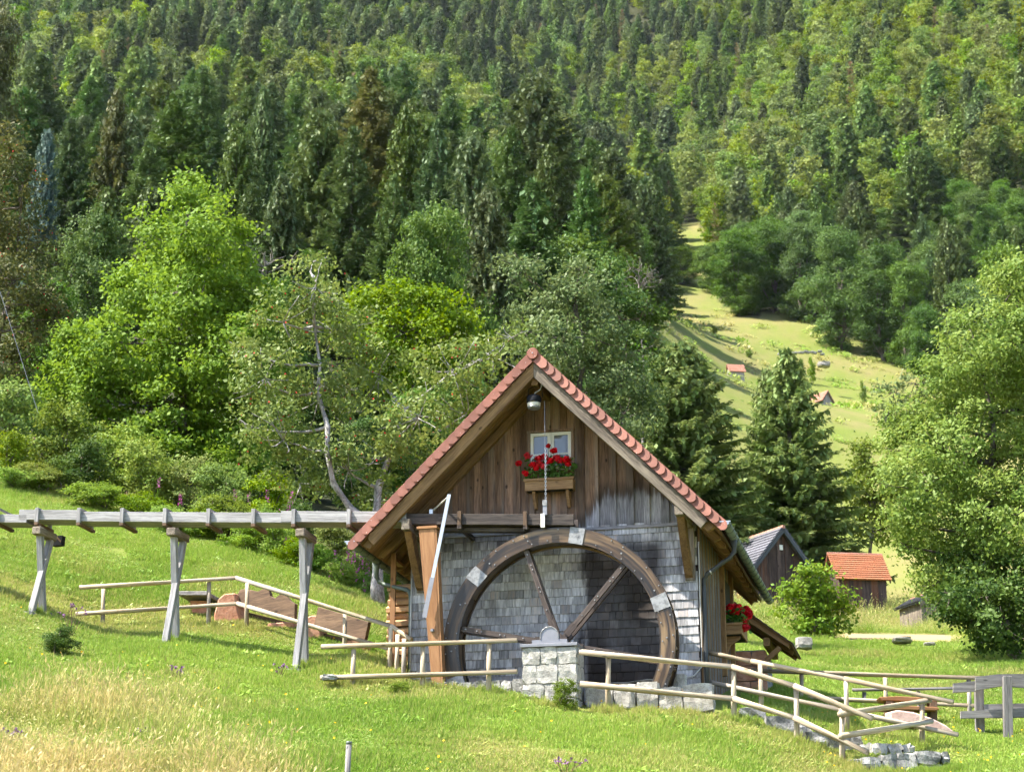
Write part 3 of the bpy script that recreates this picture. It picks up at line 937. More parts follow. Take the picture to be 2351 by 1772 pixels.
def build_window():
    U0, U1, W0, W1 = -0.45, 0.35, 3.93, 4.63
    m = MB()
    for a, b in (((U0 - 0.02, -0.03, W0 - 0.02), (U0 + 0.03, 0.05, W1 + 0.0)), ((U1 - 0.03, -0.03, W0 - 0.02), (U1 + 0.02, 0.05, W1 + 0.0)), ((U0 - 0.03, -0.035, W1), (U1 + 0.03, 0.05, W1 + 0.035)), ((U0 - 0.03, -0.05, W0 - 0.05), (U1 + 0.03, 0.05, W0 - 0.02))):
        m.box(a, b)
    fr = m.build('window', M['boards'], mill)
    m = MB(); m.box((U0 + 0.03, 0.046, W0 - 0.01), (U1 - 0.03, 0.05 - 0.0005, W1 - 0.001)); m.build('window_back', M['dark'], fr)
    mid = (U0 + U1) / 2
    for a, b in ((U0 + 0.034, mid - 0.004), (mid + 0.004, U1 - 0.034)):
        m = MB(); t_ = 0.055
        z0, z1 = W0 - 0.005, W1 - 0.012
        for p, q in (((a, -0.02, z0), (a + t_, 0.02, z1)), ((b - t_, -0.02, z0), (b, 0.02, z1)), ((a + t_, -0.019, z0), (b - t_, 0.02, z0 + t_)), ((a + t_, -0.019, z1 - t_), (b - t_, 0.02, z1)), ((a + t_, -0.014, z0 + 0.28), (b - t_, 0.012, z0 + 0.31))):
            m.box(p, q)
        m.build('sash', M['white'], fr)
        for p, q in ((z0 + t_, z0 + 0.28), (z0 + 0.31, z1 - t_)):
            m = MB(); m.box((a + t_, 0.004, p), (b - t_, 0.010, q)); m.build('pane', M['glass'], fr)
    m = MB()
    m.tube([(mid, -0.03, W1 - 0.02), (mid, -0.03, W0)], 0.012, 6); m.build('astragal', M['white'], fr)


build_walls(); build_roof(); build_window()


# ------------------------------------------------------------------ water wheel, flume and what belongs to it
def hv(px, py, v):
    """point of the mill's plane v = const seen at that place, in mill coordinates"""
    c = np.array([0, 0, CAM_Z]); r = at(px, py, 1.0) - c
    k = ((HO + DA * v - c) @ DA) / (r @ DA)
    q = c + r * k - HO
    return (q @ RA, v, q[2])


HU, HWW, RO, RI = 0.24, 0.69, 1.985, 1.722
wheel = hthing('waterwheel', 'large dark wet wooden water wheel with six spokes and bright metal plates', 'water wheel', None, (HU, 0, HWW))


def ring_seg(a0, a1, r0, r1, v0, v1, n=14):
    m = MB(); V, G, Fc = [], [], []
    for i in range(n + 1):
        a = a0 + (a1 - a0) * i / n
        for rr, v in ((r0, v0), (r1, v0), (r1, v1), (r0, v1)):
            V.append((rr * math.cos(a), v, rr * math.sin(a))); G.append((a * 1.85, rr, v))
    for i in range(n):
        for k in range(4):
            p, q = i * 4 + k, i * 4 + (k + 1) % 4
            Fc.append((p, p + 4, q + 4, q))
    Fc += [(0, 1, 2, 3), (n * 4 + 3, n * 4 + 2, n * 4 + 1, n * 4)]
    return m.add(V, Fc, G)


def build_wheel():
    off = math.radians(19.5); st = math.radians(60)
    for k in range(6):
        a = off + k * st
        ring_seg(a + 0.002, a + st - 0.002, RI, RO, -0.90, -0.845).build('rim_segment', M['rim'], wheel)
        ring_seg(a + 0.5, a + st + 0.496, RI, RO, -0.50, -0.45).build('rim_segment', M['rim'], wheel)
        ring_seg(a + 0.2, a + 0.2 + st - 0.01, RI + 0.03, RI + 0.06, -0.845, -0.50).build('sole_board', M['rim'], wheel)
        # zinc plate over the joint
        m = MB(); da = 0.072
        c = [(rr * math.cos(a + t_), -0.912, rr * math.sin(a + t_)) for rr, t_ in ((RI - 0.012, -da), (RO + 0.006, -da * 0.9), (RO + 0.012, da * 0.92), (RI - 0.005, da))]
        m.prism(c, (0, 0.011, 0)); m.build('joint_plate', M['plate'], wheel)
        # spokes front and back
        b = math.radians(49.0) + k * st
        d = (math.cos(b), math.sin(b))
        for v in (-0.80, -0.55):
            m = MB(); m.beam((0.10 * d[0], v, 0.10 * d[1]), (1.80 * d[0], v, 1.80 * d[1]), 0.085, 0.07, (0, 1, 0)); sp = m.build('spoke', M['spoke'], wheel)
        m = MB(); m.beam((0.2 * d[0], -0.845, 0.2 * d[1]), (0.42 * d[0], -0.845, 0.42 * d[1]), 0.12, 0.02, (0, 1, 0)); m.build('spoke_strap', M['spoke'], wheel)
    # bucket boards
    for k in range(36):
        a = math.radians(10 * k)
        m = MB(); p = (RI + 0.06) ; q = RO - 0.015
        m.beam((p * math.cos(a), -0.845, p * math.sin(a)), (q * math.cos(a + 0.1), -0.845, q * math.sin(a + 0.1)), 0.02, 0.02)
        m = MB()
        m.prism([(p * math.cos(a), -0.845, p * math.sin(a)), (q * math.cos(a + .11), -0.845, q * math.sin(a + .11)), (q * math.cos(a + .124), -0.845, q * math.sin(a + .124)), (p * math.cos(a + .016), -0.845, p * math.sin(a + .016))], (0, 0.345, 0))
        m.build('bucket_board', M['rim'], wheel)
    # bolt heads, on the rim and along the spokes
    m = MB(); r = random.Random(3)

    def bolt(x, z, v, s=0.013):
        n = 6; V = []
        for dv, rr in ((0, s), (-0.018, s * 0.9)):
            V += [(x + rr * math.cos(k * math.pi / 3), v + dv, z + rr * math.sin(k * math.pi / 3)) for k in range(n)]
        m.add(V, [tuple(range(6, 12))] + [(k, (k + 1) % n, n + (k + 1) % n, n + k) for k in range(n)])
    for k in range(42):
        a = math.radians(k * 360 / 42 + r.uniform(-2, 2))
        for rr in (RI + 0.045, RO - 0.04):
            if r.random() < 0.85: bolt(rr * math.cos(a + (0.05 if rr > 1.9 else 0)), rr * math.sin(a + (0.05 if rr > 1.9 else 0)), -0.90)
        if k % 3 == 0: bolt(1.84 * math.cos(a + .03), 1.84 * math.sin(a + .03), -0.90, 0.016)
    for k in range(6):
        b = math.radians(49.0) + k * st
        for rr in (0.34, 0.62, 0.95, 1.03, 1.36, 1.44, 1.64):
            bolt(rr * math.cos(b), rr * math.sin(b), -0.835, 0.014)
    o = m.build('bolt_heads', M['plate'], wheel); o['kind'] = 'stuff'
    m = MB(); m.tube([(0, -1.54, 0), (0, -0.95, 0), (0, -0.4, 0), (0, 0.3, 0)], [0.05, 0.06, 0.13, 0.13], 14); m.build('axle', M['spoke'], wheel, True)
    m = MB(); m.tube([(0, -0.90, 0), (0, -0.44, 0)], 0.17, 8); m.build('hub', M['spoke'], wheel)


build_wheel()


def flume_top(u):
    return 2.905 - 0.061 * u


flume = hthing('wooden_flume', 'long silver grey plank flume running on trestles from the hillside to the wheel', 'flume')


def trough(name, u0, u1, h, mat, dz=0.0, v0=-0.96, v1=-0.50, tilt=0.0):
    z0, z1 = flume_top(u0) + dz, flume_top(u1) + dz + tilt
    for va, nm in ((v0, 'side_plank'), (v1 - 0.04, 'side_plank')):
        m = MB(); m.prism([(u0, va, z0 - h), (u1, va, z1 - h), (u1, va, z1), (u0, va, z0)], (0, 0.04, 0), (1, 0, -0.06)); m.build(nm, mat, flume, bevel=0.004)
    m = MB(); m.prism([(u0, v0 + 0.041, z0 - h), (u1, v0 + 0.041, z1 - h), (u1, v0 + 0.041, z1 - h + 0.04), (u0, v0 + 0.041, z0 - h + 0.04)], (0, v1 - v0 - 0.082, 0), (1, 0, -0.06)); m.build('floor_plank', mat, flume)


trough('a', -13.2, -9.62, 0.15, M['flume'], -0.06)
trough('b', -9.78, -8.62, 0.185, M['flume'], 0.03)
trough('c', -8.60, -4.55, 0.18, M['flume'], 0.0)
trough('d', -4.72, -2.42, 0.195, M['flume'], 0.03, -0.965, -0.495)
trough('e', -2.50, 0.54, 0.19, M['darkflume'], 0.0, -0.955, -0.52)
for i, u in enumerate((-12.75, -11.9, -11.05, -10.2, -9.40, -8.57, -7.73, -6.90, -6.07, -5.22, -4.47, -3.45)):
    z = flume_top(u)
    hb = 0.212
    m = MB(); m.box((u - 0.035, -1.02, z - hb), (u + 0.035, -0.967, z + 0.055)); m.build('bracket_post', M['flume'], flume, bevel=0.004)
    m = MB(); m.box((u - 0.035, -0.493, z - hb), (u + 0.035, -0.44, z + 0.055)); m.build('bracket_post', M['flume'], flume)
    m = MB(); m.box((u - 0.035, -1.02, z - hb - 0.05), (u + 0.035, -0.36, z - hb - 0.002), 1); m.build('cross_bar', M['bench'], flume)
    if z > 0 and u > -12:
        m = MB(); m.box((u - 0.032, -0.966, z + 0.034), (u + 0.032, -0.494, z + 0.054), 1); m.build('top_bar', M['flume'], flume)
for u in (-1.46, -0.30):
    z = flume_top(u)
    m = MB(); m.box((u - 0.03, -1.0, z - 0.24), (u + 0.03, -0.957, z + 0.04)); m.build('bracket_post', M['bench'], flume)
    m = MB(); m.box((u - 0.035, -1.0, z - 0.27), (u + 0.035, -0.02, z - 0.205), 1); m.build('cross_bar', M['darkflume'], flume)
m = MB(); m.beam((-2.3, -0.72, flume_top(-2.3) - 0.24), (0.5, -0.72, flume_top(0.5) - 0.24), 0.18, 0.06); m.build('bearer', M['darkflume'], flume)

for u, lab, low in ((-9.33, 'grey timber trestle furthest up the slope, at the left edge', 1.62), (-6.72, 'middle grey timber trestle under the flume, beside the railing', 1.08), (-4.30, 'tallest grey timber trestle, the one nearest the mill', 0.40)):
    base = gz1(*hw(u, -0.8, 0)[:2]) - HO[2]
    tr = hthing('trestle', lab, 'trestle', 'flume trestles', (u, 0, base - 0.05))
    z1 = flume_top(u) - 0.275 - base
    m = MB(); m.box((-0.085, -1.12, z1 - 0.13), (0.085, -0.45, z1 + 0.008), 1); m.build('cap_beam', M['greybeam'], tr, bevel=0.012)
    m = MB(); m.beam((-0.012, -0.93, z1 - 0.12), (0.0, -0.58, -0.12), 0.11, 0.105, (0, 1, 0)); m.build('leg', M['flume'], tr, bevel=0.006)
    m = MB(); m.beam((0.012, -0.56, z1 - 0.12), (0.004, -1.14, -0.12), 0.11, 0.105, (0, 1, 0)); m.build('leg', M['flume'], tr, bevel=0.006)
    for v in (-0.58, -1.14):
        g = gz1(*hw(u, v, 0)[:2]) - HO[2] - base + 0.05
        m = rough_block((-0.13, v - 0.13, g - 0.3), (0.13, v + 0.13, g + 0.04), int(-v * 10), 0.01); m.build('footing', M['darkgranite'], tr)
nb = hthing('nest_box', 'small black box hung behind the leftmost trestle', 'box', None, (-9.36, -0.12, flume_top(-9.3) - 0.47))
m = MB(); m.prism([(-0.09, -0.1, 0), (0.09, -0.1, 0.01), (0.10, -0.1, 0.19), (-0.08, -0.1, 0.18)], (0, 0.14, 0)); m.build('case', M['black'], nb)
m = MB(); m.prism([(-0.04, -0.106, 0.17), (0.0, -0.106, 0.17), (0.08, -0.106, 0.05), (0.08, -0.106, 0.09)], (0, 0.005, 0)); m.build('diagonal_strip', M['bench'], nb)  # paler diagonal strip across the black front

ch = hthing('overflow_chute', 'tall tapering chute of fresh orange larch boards left of the wheel', 'chute')
m = MB(); m.prism([(-2.11, -1.14, 2.71), (-1.86, -1.14, 2.71), (-1.70, -1.14, -0.2), (-1.82, -1.14, -0.2)], (0, 0.03, 0), (0.1, 0, -1)); m.build('front_board', M['neww'], ch, bevel=0.003)
m = MB(); m.prism([(-1.857, -1.135, 2.705), (-1.825, -1.135, 2.705), (-1.668, -1.135, -0.2), (-1.698, -1.135, -0.2)], (0, 0.2, 0), (0.1, 0, -1)); m.build('side_board', M['neww'], ch)
m = MB(); m.prism([(-2.14, -1.135, 2.705), (-2.112, -1.135, 2.705), (-1.822, -1.135, -0.2), (-1.85, -1.135, -0.2)], (0, 0.2, 0), (0.1, 0, -1)); m.build('side_board', M['neww'], ch)
m = MB(); m.box((-2.17, -1.16, 2.715), (-1.81, -0.90, 2.76), 0); m.build('collar', M['neww'], ch, bevel=0.004)
m = MB(); m.lathe([(0, 0), (0.035, 0), (0.035, 0.02), (0.02, 0.04), (0, 0.04)], 10); b = m.build('bolt', M['lead'], ch); b.location = (-1.87, -1.143, 0.95); b.rotation_euler = (math.pi / 2, 0, 0)

lv = hthing('sluice_lever', 'slanting galvanised steel lever bar hanging in front of the chute', 'lever')
m = MB(); m.beam((-1.58, -1.22, 3.28), (-1.95, -1.22, 1.36), 0.012, 0.065, (1, 0, 0.2)); m.build('bar', M['steel'], lv, bevel=0.003)
m = MB(); m.tube([(-1.58, -1.20, 3.26), (-2.02, -0.75, 3.11)], 0.016, 8); m.build('rod', M['cable'], lv)
m = MB(); m.box((-2.05, -0.80, 2.95), (-1.99, -0.74, 3.14)); m.build('rod_mount', M['steel'], lv)
m = MB(); m.beam((-1.86, -1.235, 1.84), (-1.99, -1.235, 1.16), 0.008, 0.08, (1, 0, 0.2)); m.build('slotted_plate', M['lead'], lv)

# bearing pillar
pl = hthing('bearing_pillar', 'squat pale granite block pillar carrying the wheel axle', 'pillar')
m = MB(); m.box((-0.15, -1.77, -0.9), (0.72, -1.23, 0.475)); m.build('mortar_core', M['mortar'], pl)
r = random.Random(12)
for row, (z0, z1) in enumerate(((-0.75, -0.36), (-0.35, -0.12), (-0.11, 0.19), (0.20, 0.478))):
    for face in (0, 1, 2):
        a0, a1 = ((-0.165, 0.735) if face == 0 else (-1.775, -1.215))
        x = a0
        while x < a1 - 0.05:
            w = r.uniform(0.20, 0.36)
            if a1 - (x + w) < 0.14: w = a1 - x
            if face == 0: m = rough_block((x + 0.006, -1.80, z0), (x + w - 0.006, -1.70, z1), r.randint(0, 9999), 0.012, 3)
            elif face == 1: m = rough_block((0.66, x + 0.006, z0), (0.745, x + w - 0.006, z1), r.randint(0, 9999), 0.008)
            else: m = rough_block((-0.175, x + 0.006, z0), (-0.09, x + w - 0.006, z1), r.randint(0, 9999), 0.008)
            m.build('stone', M['granite'], pl)
            x += w
m = MB(); m.box((-0.20, -1.83, 0.484), (0.755, -1.18, 0.535)); m.build('cover_sheet', M['lead'], pl, bevel=0.004)
m = MB()
arch = [(-0.045, -1.62, 0.537), (0.545, -1.62, 0.537), (0.545, -1.62, 0.63), (0.40, -1.62, 0.635)]
arch += [(0.25 + 0.155 * math.cos(k * math.pi / 12), -1.62, 0.69 + 0.155 * math.sin(k * math.pi / 12)) for k in range(13)]
arch += [(0.10, -1.62, 0.635), (-0.045, -1.62, 0.63)]
m.prism(arch, (0, 0.1, 0)); br = m.build('bearing_shield', M['lead'], pl)
m = MB(); m.tube([(0.10, -1.625, 0.64)] + [(0.25 + 0.15 * math.cos(k * math.pi / 12), -1.625, 0.69 + 0.15 * math.sin(k * math.pi / 12)) for k in range(12, -1, -1)] + [(0.40, -1.625, 0.64)], 0.009, 6); m.build('shield_rim', M['plate'], br)


def wall_of(name, label, spec, mat, cat='stone wall'):
    """spec: list of rows (u0, u1, v, w0, w1) in mill axes; each row becomes stones"""
    o = hthing(name, label, cat)
    rr = random.Random(len(label) + int(spec[0][0] * 10))
    for (u0, u1, v, w0, w1, sw) in spec:
        x = u0
        while x < u1 - 0.04:
            w = rr.uniform(sw * 0.7, sw * 1.35)
            if u1 - (x + w) < sw * 0.5: w = u1 - x
            m = rough_block((x + 0.008, v + rr.uniform(-0.02, 0.02), w0), (x + w - 0.008, v + 0.3, w1 + rr.uniform(-0.025, 0.015)), rr.randint(0, 9999), 0.016, 3)
            m.build('stone', mat, o); x += w
    return o


wall_of('pit_wall', 'low dark dressed stone kerb between the left railing and the wheel', [(-1.95, -0.22, -1.22, -0.42, -0.14, 0.22), (-1.85, -0.22, -1.20, -0.135, 0.06, 0.2)], M['darkgranite'])
wall_of('kerb_wall', 'rough pale granite kerb under the right-hand railing below the wheel', [(0.8, 2.0, -1.45, -0.55, -0.10, 0.5), (2.02, 2.9, -1.55, -0.6, -0.18, 0.42)], M['granite'])
wall_of('foundation_wall', 'broken pale foundation stones at the right corner of the mill', [(1.9, 2.3, -0.42, -0.6, 0.18, 0.4), (2.0, 2.5, -0.30, -0.6, 0.03, 0.3)], M['granite'])
wall_of('edging_stones', 'row of rough stones in the grass under the left end of the railing', [(-3.55, -2.0, -1.75, -0.35, -0.09, 0.36)], M['darkgranite'])

# ------------------------------------------------------------------ lamp, chain, planters on the mill
lamp = hthing('gable_lamp', 'black and cream outdoor lamp hanging under the gable peak', 'lamp', None, (-0.15, -0.92, 4.80))
m = MB(); m.lathe([(0, 0.0), (0.10, 0.0), (0.112, 0.02), (0.112, 0.035), (0.105, 0.04)], 20); m.build('base_ring', M['lead'], lamp, True)
m = MB(); m.lathe([(0.107, 0.038), (0.114, 0.05), (0.119, 0.10), (0.115, 0.105)], 20); m.build('diffuser', M['cream'], lamp, True)
m = MB(); m.lathe([(0.128, 0.10), (0.132, 0.12), (0.13, 0.19), (0.115, 0.225), (0.08, 0.245), (0, 0.25)], 20); m.build('housing', M['black'], lamp, True)
m = MB(); m.tube([(-0.105, 0, 0.2), (-0.10, 0, 0.36), (-0.02, 0, 0.40), (0.08, 0, 0.40)], 0.008, 6); m.build('hanger', M['black'], lamp)
m = MB(); m.tube([(0.11, 0, 0.16), (0.15, 0, 0.2), (0.14, 0, 0.48)], 0.008, 6); m.build('hanger', M['black'], lamp)
m = MB(); m.tube([(0, 0, 0.225), (0.02, 0, 0.29), (0.10, 0, 0.33), (0.135, 0, 0.40), (0.14, 0.0, 0.6)], 0.011, 6); m.build('cord', M['cable'], lamp, True)

chn = hthing('hanging_chain', 'thin steel chain with a metal block hanging in front of the gable window', 'chain', None, (0.055, -0.95, 2.74))
m = MB(); m.tube([(0, 0, 0.4), (-0.01, 0.02, 1.4), (-0.02, 0.04, 2.2)], 0.006, 5); m.build('wire', M['lead'], chn)
m = MB()
for k in range(26):
    z = 0.42 + k * 0.036; a = 0.012 if k % 2 else 0.0; b = 0.0 if k % 2 else 0.012
    m.tube([(a, b, z - 0.02), (a * 1.2, b * 1.2, z), (a, b, z + 0.02), (-a, -b, z + 0.02), (-a * 1.2, -b * 1.2, z), (-a, -b, z - 0.02), (a, b, z - 0.02)], 0.004, 4, False)
o = m.build('links', M['steel'], chn); o['kind'] = 'stuff'
m = MB(); m.box((-0.045, -0.06, 0.30), (0.035, 0.0, 0.40)); m.build('block', M['plate'], chn, bevel=0.004)
m = MB(); m.box((-0.04, -0.05, 0.14), (0.03, -0.02, 0.30)); m.build('shank', M['lead'], chn)
m = MB(); m.box((-0.075, -0.07, -0.08), (-0.005, -0.035, 0.16)); m.build('white_tab', M['white'], chn, bevel=0.003)


def quads_mesh(name, C_, A, B, tint, mat):
    """diamond leaves: centre C_, half axes A and B"""
    n = len(C_)
    V = np.stack([C_ - A, C_ + B, C_ + A, C_ - B], 1).reshape(-1, 3)
    me = bpy.data.meshes.new(name)
    me.vertices.add(4 * n); me.vertices.foreach_set('co', V.astype('f').ravel())
    me.loops.add(4 * n); me.loops.foreach_set('vertex_index', np.arange(4 * n, dtype='i'))
    me.polygons.add(n); me.polygons.foreach_set('loop_start', np.arange(0, 4 * n, 4, dtype='i'))
    me.update()
    a = me.attributes.new('tint', 'FLOAT', 'FACE'); a.data.foreach_set('value', np.clip(tint, 0, 1).astype('f'))
    me.materials.append(mat)
    return me


def unit(a):
    return a / (np.linalg.norm(a, axis=-1, keepdims=True) + 1e-9)


def leaves_from(rng, C_, N, length, width, jitter=0.7):
    """orient leaves at C_ with normals near N"""
    n = len(C_)
    nn = unit(N + rng.normal(0, jitter, (n, 3)))
    t_ = unit(np.cross(nn, rng.normal(0, 1, (n, 3))))
    b = np.cross(nn, t_)
    L = length * rng.uniform(0.6, 1.25, (n, 1))
    return C_, t_ * L / 2, b * L / 2 * width


def geranium(root, box, heads, seed, pale=0):
    """leaves and flower heads over a planter box (local axes)"""
    rng = np.random.default_rng(seed)
    (x0, y0, z0), (x1, y1, z1) = box
    n = 260
    C_ = np.stack([rng.uniform(x0, x1, n), rng.uniform(y0, y1, n), rng.uniform(z0, z1, n)], -1)
    C_, A, B = leaves_from(rng, C_, np.array([0, -0.7, 0.6]), 0.085, 0.95, 0.5)
    obj('leaves', quads_mesh('leaves', C_, A, B, rng.random(n), M['geran']), root)
    for (x, y, z, rr) in heads:
        k = 70
        d = unit(rng.normal(0, 1, (k, 3))); d[:, 2] *= 0.75
        C2 = np.array([x, y, z]) + d * rr * 1.12 * rng.uniform(0.55, 1.0, (k, 1))
        C2, A, B = leaves_from(rng, C2, d, 0.05, 1.0, 0.5)
        h = obj('flower_head', quads_mesh('flower_head', C2, A, B, rng.random(k), M['red']), root)
        m = MB(); m.tube([(x, y, z), (x * 0.9 + (x0 + x1) * 0.05, y * 0.5 + (y0 + y1) * 0.25, z0)], 0.005, 4); m.build('stalk', M['geran'], root)


def planter(name, label, o_uvw, size, mat):
    t_ = hthing(name, label, 'planter', None, o_uvw)
    x, y, z = size
    for a, b, g in (((0, 0, 0), (x, 0.025, z), 0), ((0, y - 0.025, 0), (x, y, z), 0), ((0, 0.026, 0), (0.025, y - 0.026, z - 0.003), 1), ((x - 0.025, 0.026, 0), (x, y - 0.026, z - 0.003), 1)):
        m = MB(); m.box(a, b, g); m.build('side_board', mat, t_, bevel=0.004)
    m = MB(); m.box((0.026, 0.026, 0.002), (x - 0.026, y - 0.026, z * 0.8)); m.build('soil', M['dark'], t_)
    m = MB(); m.box((-0.02, -0.02, z - 0.035), (x + 0.02, 0.0 - 0.0005, z + 0.012), 0); m.build('rail', mat, t_, bevel=0.004)
    return t_


pw = planter('window_box', 'brown wooden flower box below the small gable window', (-0.46, -0.30, 3.50), (0.86, 0.22, 0.2), M['box'])
for x in (0.12, 0.72):
    m = MB(); m.prism([(x, 0.21, -0.28), (x, 0.28, -0.28), (x, 0.28, -0.002), (x, 0.06, -0.002), (x, 0.06, -0.05)], (0.05, 0, 0)); m.build('bracket', M['box'], pw)
gp = hthing('geranium', 'red geraniums blooming in the box at the gable window', 'flowers', None, (-0.46, -0.30, 3.70))
hd = [(0.02, 0.0, 0.08, .055), (-0.10, 0.0, 0.26, .055), (0.05, 0.05, 0.40, .07), (0.15, 0.0, 0.22, .065), (0.28, 0.0, 0.24, .07), (0.25, 0.03, 0.34, .06), (0.37, 0.0, 0.35, .06), (0.35, -0.02, 0.17, .05), (0.47, 0.0, 0.27, .06), (0.52, 0.05, 0.47, .065), (0.42, 0.06, 0.56, .035), (0.58, 0.0, 0.32, .06), (0.64, 0.0, 0.27, .065), (0.76, -0.02, 0.27, .08), (0.2, 0.02, 0.16, .05), (0.78, 0.02, 0.20, .05)]
geranium(gp, ((-0.03, -0.03, 0.0), (0.90, 0.2, 0.40)), [(a, b - 0.03, c + 0.04, d) for a, b, c, d in hd], 3)
pw = planter('window_box', 'wooden flower box on a carved console on the shaded right wall', (2.52 + 0.03, 2.9, 1.40), (0.34, 0.95, 0.2), M['box'])
m = MB(); m.prism([(-0.02, 0.2, -0.34), (-0.02, 0.28, -0.34), (-0.02, 0.28, -0.002), (-0.02, 0.2, -0.002)], (0.06, 0, 0)); m.prism([(0.02, 0.2, -0.36), (0.10, 0.2, -0.16), (0.28, 0.2, -0.05), (0.28, 0.2, -0.003), (0.02, 0.2, -0.003)], (0, 0.08, 0)); m.build('console', M['box'], pw)
gp = hthing('geranium', 'red geraniums hanging over the box on the right wall', 'flowers', None, (2.55, 2.9, 1.58))
rr = random.Random(2)
hd = [(rr.uniform(0.0, 0.42), rr.uniform(-0.05, 0.7), 0.30 + rr.uniform(-0.05, 0.12), 0.07) for _ in range(16)] + [(rr.uniform(0.3, 0.46), rr.uniform(-0.06, 0.5), rr.uniform(-0.1, 0.25), 0.06) for _ in range(10)]
geranium(gp, ((0.0, -0.03, 0.0), (0.42, 0.9, 0.32)), hd, 5)

# firewood stacked against the left wall
r = random.Random(7)
logs = []
zz = 0.55
wn_ = ['topmost', 'second', 'third', 'fourth', 'fifth', 'sixth', 'seventh', 'eighth', 'ninth', 'tenth', 'eleventh', 'twelfth', 'thirteenth', 'fourteenth']
n_l = 13
for k in range(n_l):
    h = 0.128
    z = 2.12 - (k + 1) * h
    lg = hthing('firewood_log', '%s split log from the top of the firewood stack on the left wall' % wn_[k], 'log', 'stacked firewood logs', (-3.16 + r.uniform(-0.03, 0.03), 0.55 + r.uniform(-0.02, 0.02), z))
    if k % 3 == 1:
        m = MB(); m.tube([(0, 0.0, h * 0.48), (0.25, 0.02, h * 0.5), (0.53, 0.0, h * 0.47)], [h * 0.47, h * 0.5, h * 0.45], 9)
    else:
        m = MB(); m.prism([(0, -0.09, 0.004), (0, 0.10, 0.01), (0, 0.08, h * 0.9), (0, -0.02, h * 0.99), (0, -0.1, h * 0.6)], (0.53, 0, 0), (1, 0, 0))
    m.build('billet', M['log'], lg)
wp = hthing('stack_post', 'slim upright board holding the firewood stack at the left wall', 'post', None, (-3.02, 0.30, 0.3))
m = MB(); m.box((-0.045, 0, 0), (0.045, 0.05, 2.35)); m.build('board', M['neww'], wp)
m = MB(); m.box((-0.05, 0.05, 2.2), (0.05, 0.5, 2.25), 1); m.build('tie', M['neww'], wp)

# lean-to with an old tiled roof on the right
an = hthing('lean_to', 'small sandstone lean-to with mossy tiled roof behind the right wall', 'lean-to')
V0, V1 = 4.62, 6.4
r = random.Random(31)
m = MB(); m.box((2.53, V0 + 0.25, -1.2), (3.10, V1 - 0.2, 1.42)); m.build('wall', M['plaster'], an)
z = -1.2; k = 0
while z < 1.35:
    h = r.uniform(0.16, 0.3); x = 2.53
    while x < 3.12:
        w = r.uniform(0.2, 0.4); x1 = min(x + w, 3.14)
        if x1 - x > 0.05:
            rough_block((x + .006, V0 + 0.18, z + .006), (x1 - .006, V0 + 0.30, min(z + h, 1.42) - .006), r.randint(0, 999), 0.008).build('stone', M['sandstone'], an)
        x = x1 + (0.001 if x1 >= 3.14 else 0)
        if x1 >= 3.14: break
    z += h
s_ = 0.78
for k in range(10):                                             # tile courses stepping down
    x0 = 2.5 + k * 0.115; z0 = 2.37 - (x0 - 2.5) * s_
    vv = V0 - 0.12
    while vv < V1:
        m = MB(); m.prism([(x0 - 0.02, vv, z0 + 0.0), (x0 + 0.135, vv, z0 - 0.155 * s_ + 0.022), (x0 + 0.135, vv, z0 - 0.155 * s_ + 0.04), (x0 - 0.02, vv, z0 + 0.02)], (0, 0.16, 0)); m.build('roof_tile', M['oldtile'], an); vv += 0.165
for v, nm in ((V0 - 0.06, 'barge_board'), (V0 + 0.12, 'rafter'), (V0 + 0.8, 'rafter'), (V1 - 0.3, 'rafter')):
    m = MB(); m.prism([(2.5, v, 2.35), (3.62, v, 2.35 - 1.12 * s_), (3.58, v, 2.35 - 1.12 * s_ - 0.08), (2.5, v, 2.16)], (0, 0.08, 0), (1, 0, -s_)); m.build(nm, M['soffit'], an)
m = MB(); m.prism([(2.5, V0 - 0.1, 2.352), (3.65, V0 - 0.1, 2.352 - 1.15 * s_), (3.65, V0 - 0.1, 2.335 - 1.15 * s_), (2.5, V0 - 0.1, 2.335)], (0, V1 - V0 + 0.05, 0), (1, 0, -s_)); m.build('roof_boarding', M['soffit'], an)
m = MB(); m.box((3.11, V0 - 0.08, 1.44), (3.23, V1 - 0.2, 1.60), 1); m.build('wall_plate', M['soffit'], an, bevel=0.005)
m = MB(); m.beam((3.14, V0 + 0.04, 1.18), (3.42, V0 + 0.04, 1.42), 0.08, 0.09); m.build('knee_brace', M['soffit'], an)


# ------------------------------------------------------------------ railings and fences
def wp_(px, py, Y):
    return Vector(at(px, py, Y))


POSTS = []


def fence(name, label, posts, rails, mat, cat='railing', pr=0.043, rr=0.042):
    b = wp_(posts[0][0], posts[0][2], posts[0][3])
    root = thing(name, label, cat, b)
    for (px, pt, pb, Y) in posts:
        top = wp_(px, pt, Y); q = wp_(px, pb, Y)
        bot = Vector((q.x, q.y, min(q.z, gz1(q.x, q.y)) - 0.25)); POSTS.append((q.x, q.y))
        lean = Vector((random.Random(px).uniform(-.012, .012), 0, 0))
        m = MB(); m.tube([bot - b, (bot * 0.5 + top * 0.5) - b + lean, top - b], [pr * 1.05, pr, pr * 0.97], 10)
        m.build('post', mat, root, True)
    for path in rails:
        for (p, q) in zip(path[:-1], path[1:]):
            A, B = wp_(*p) - b, wp_(*q) - b
            mid = A * 0.5 + B * 0.5 + Vector((0, 0, -0.008))
            m = MB(); m.tube([A, mid, B], [rr, rr * 0.97, rr * 0.95], 10); m.build('rail', mat, root, True)
    return root


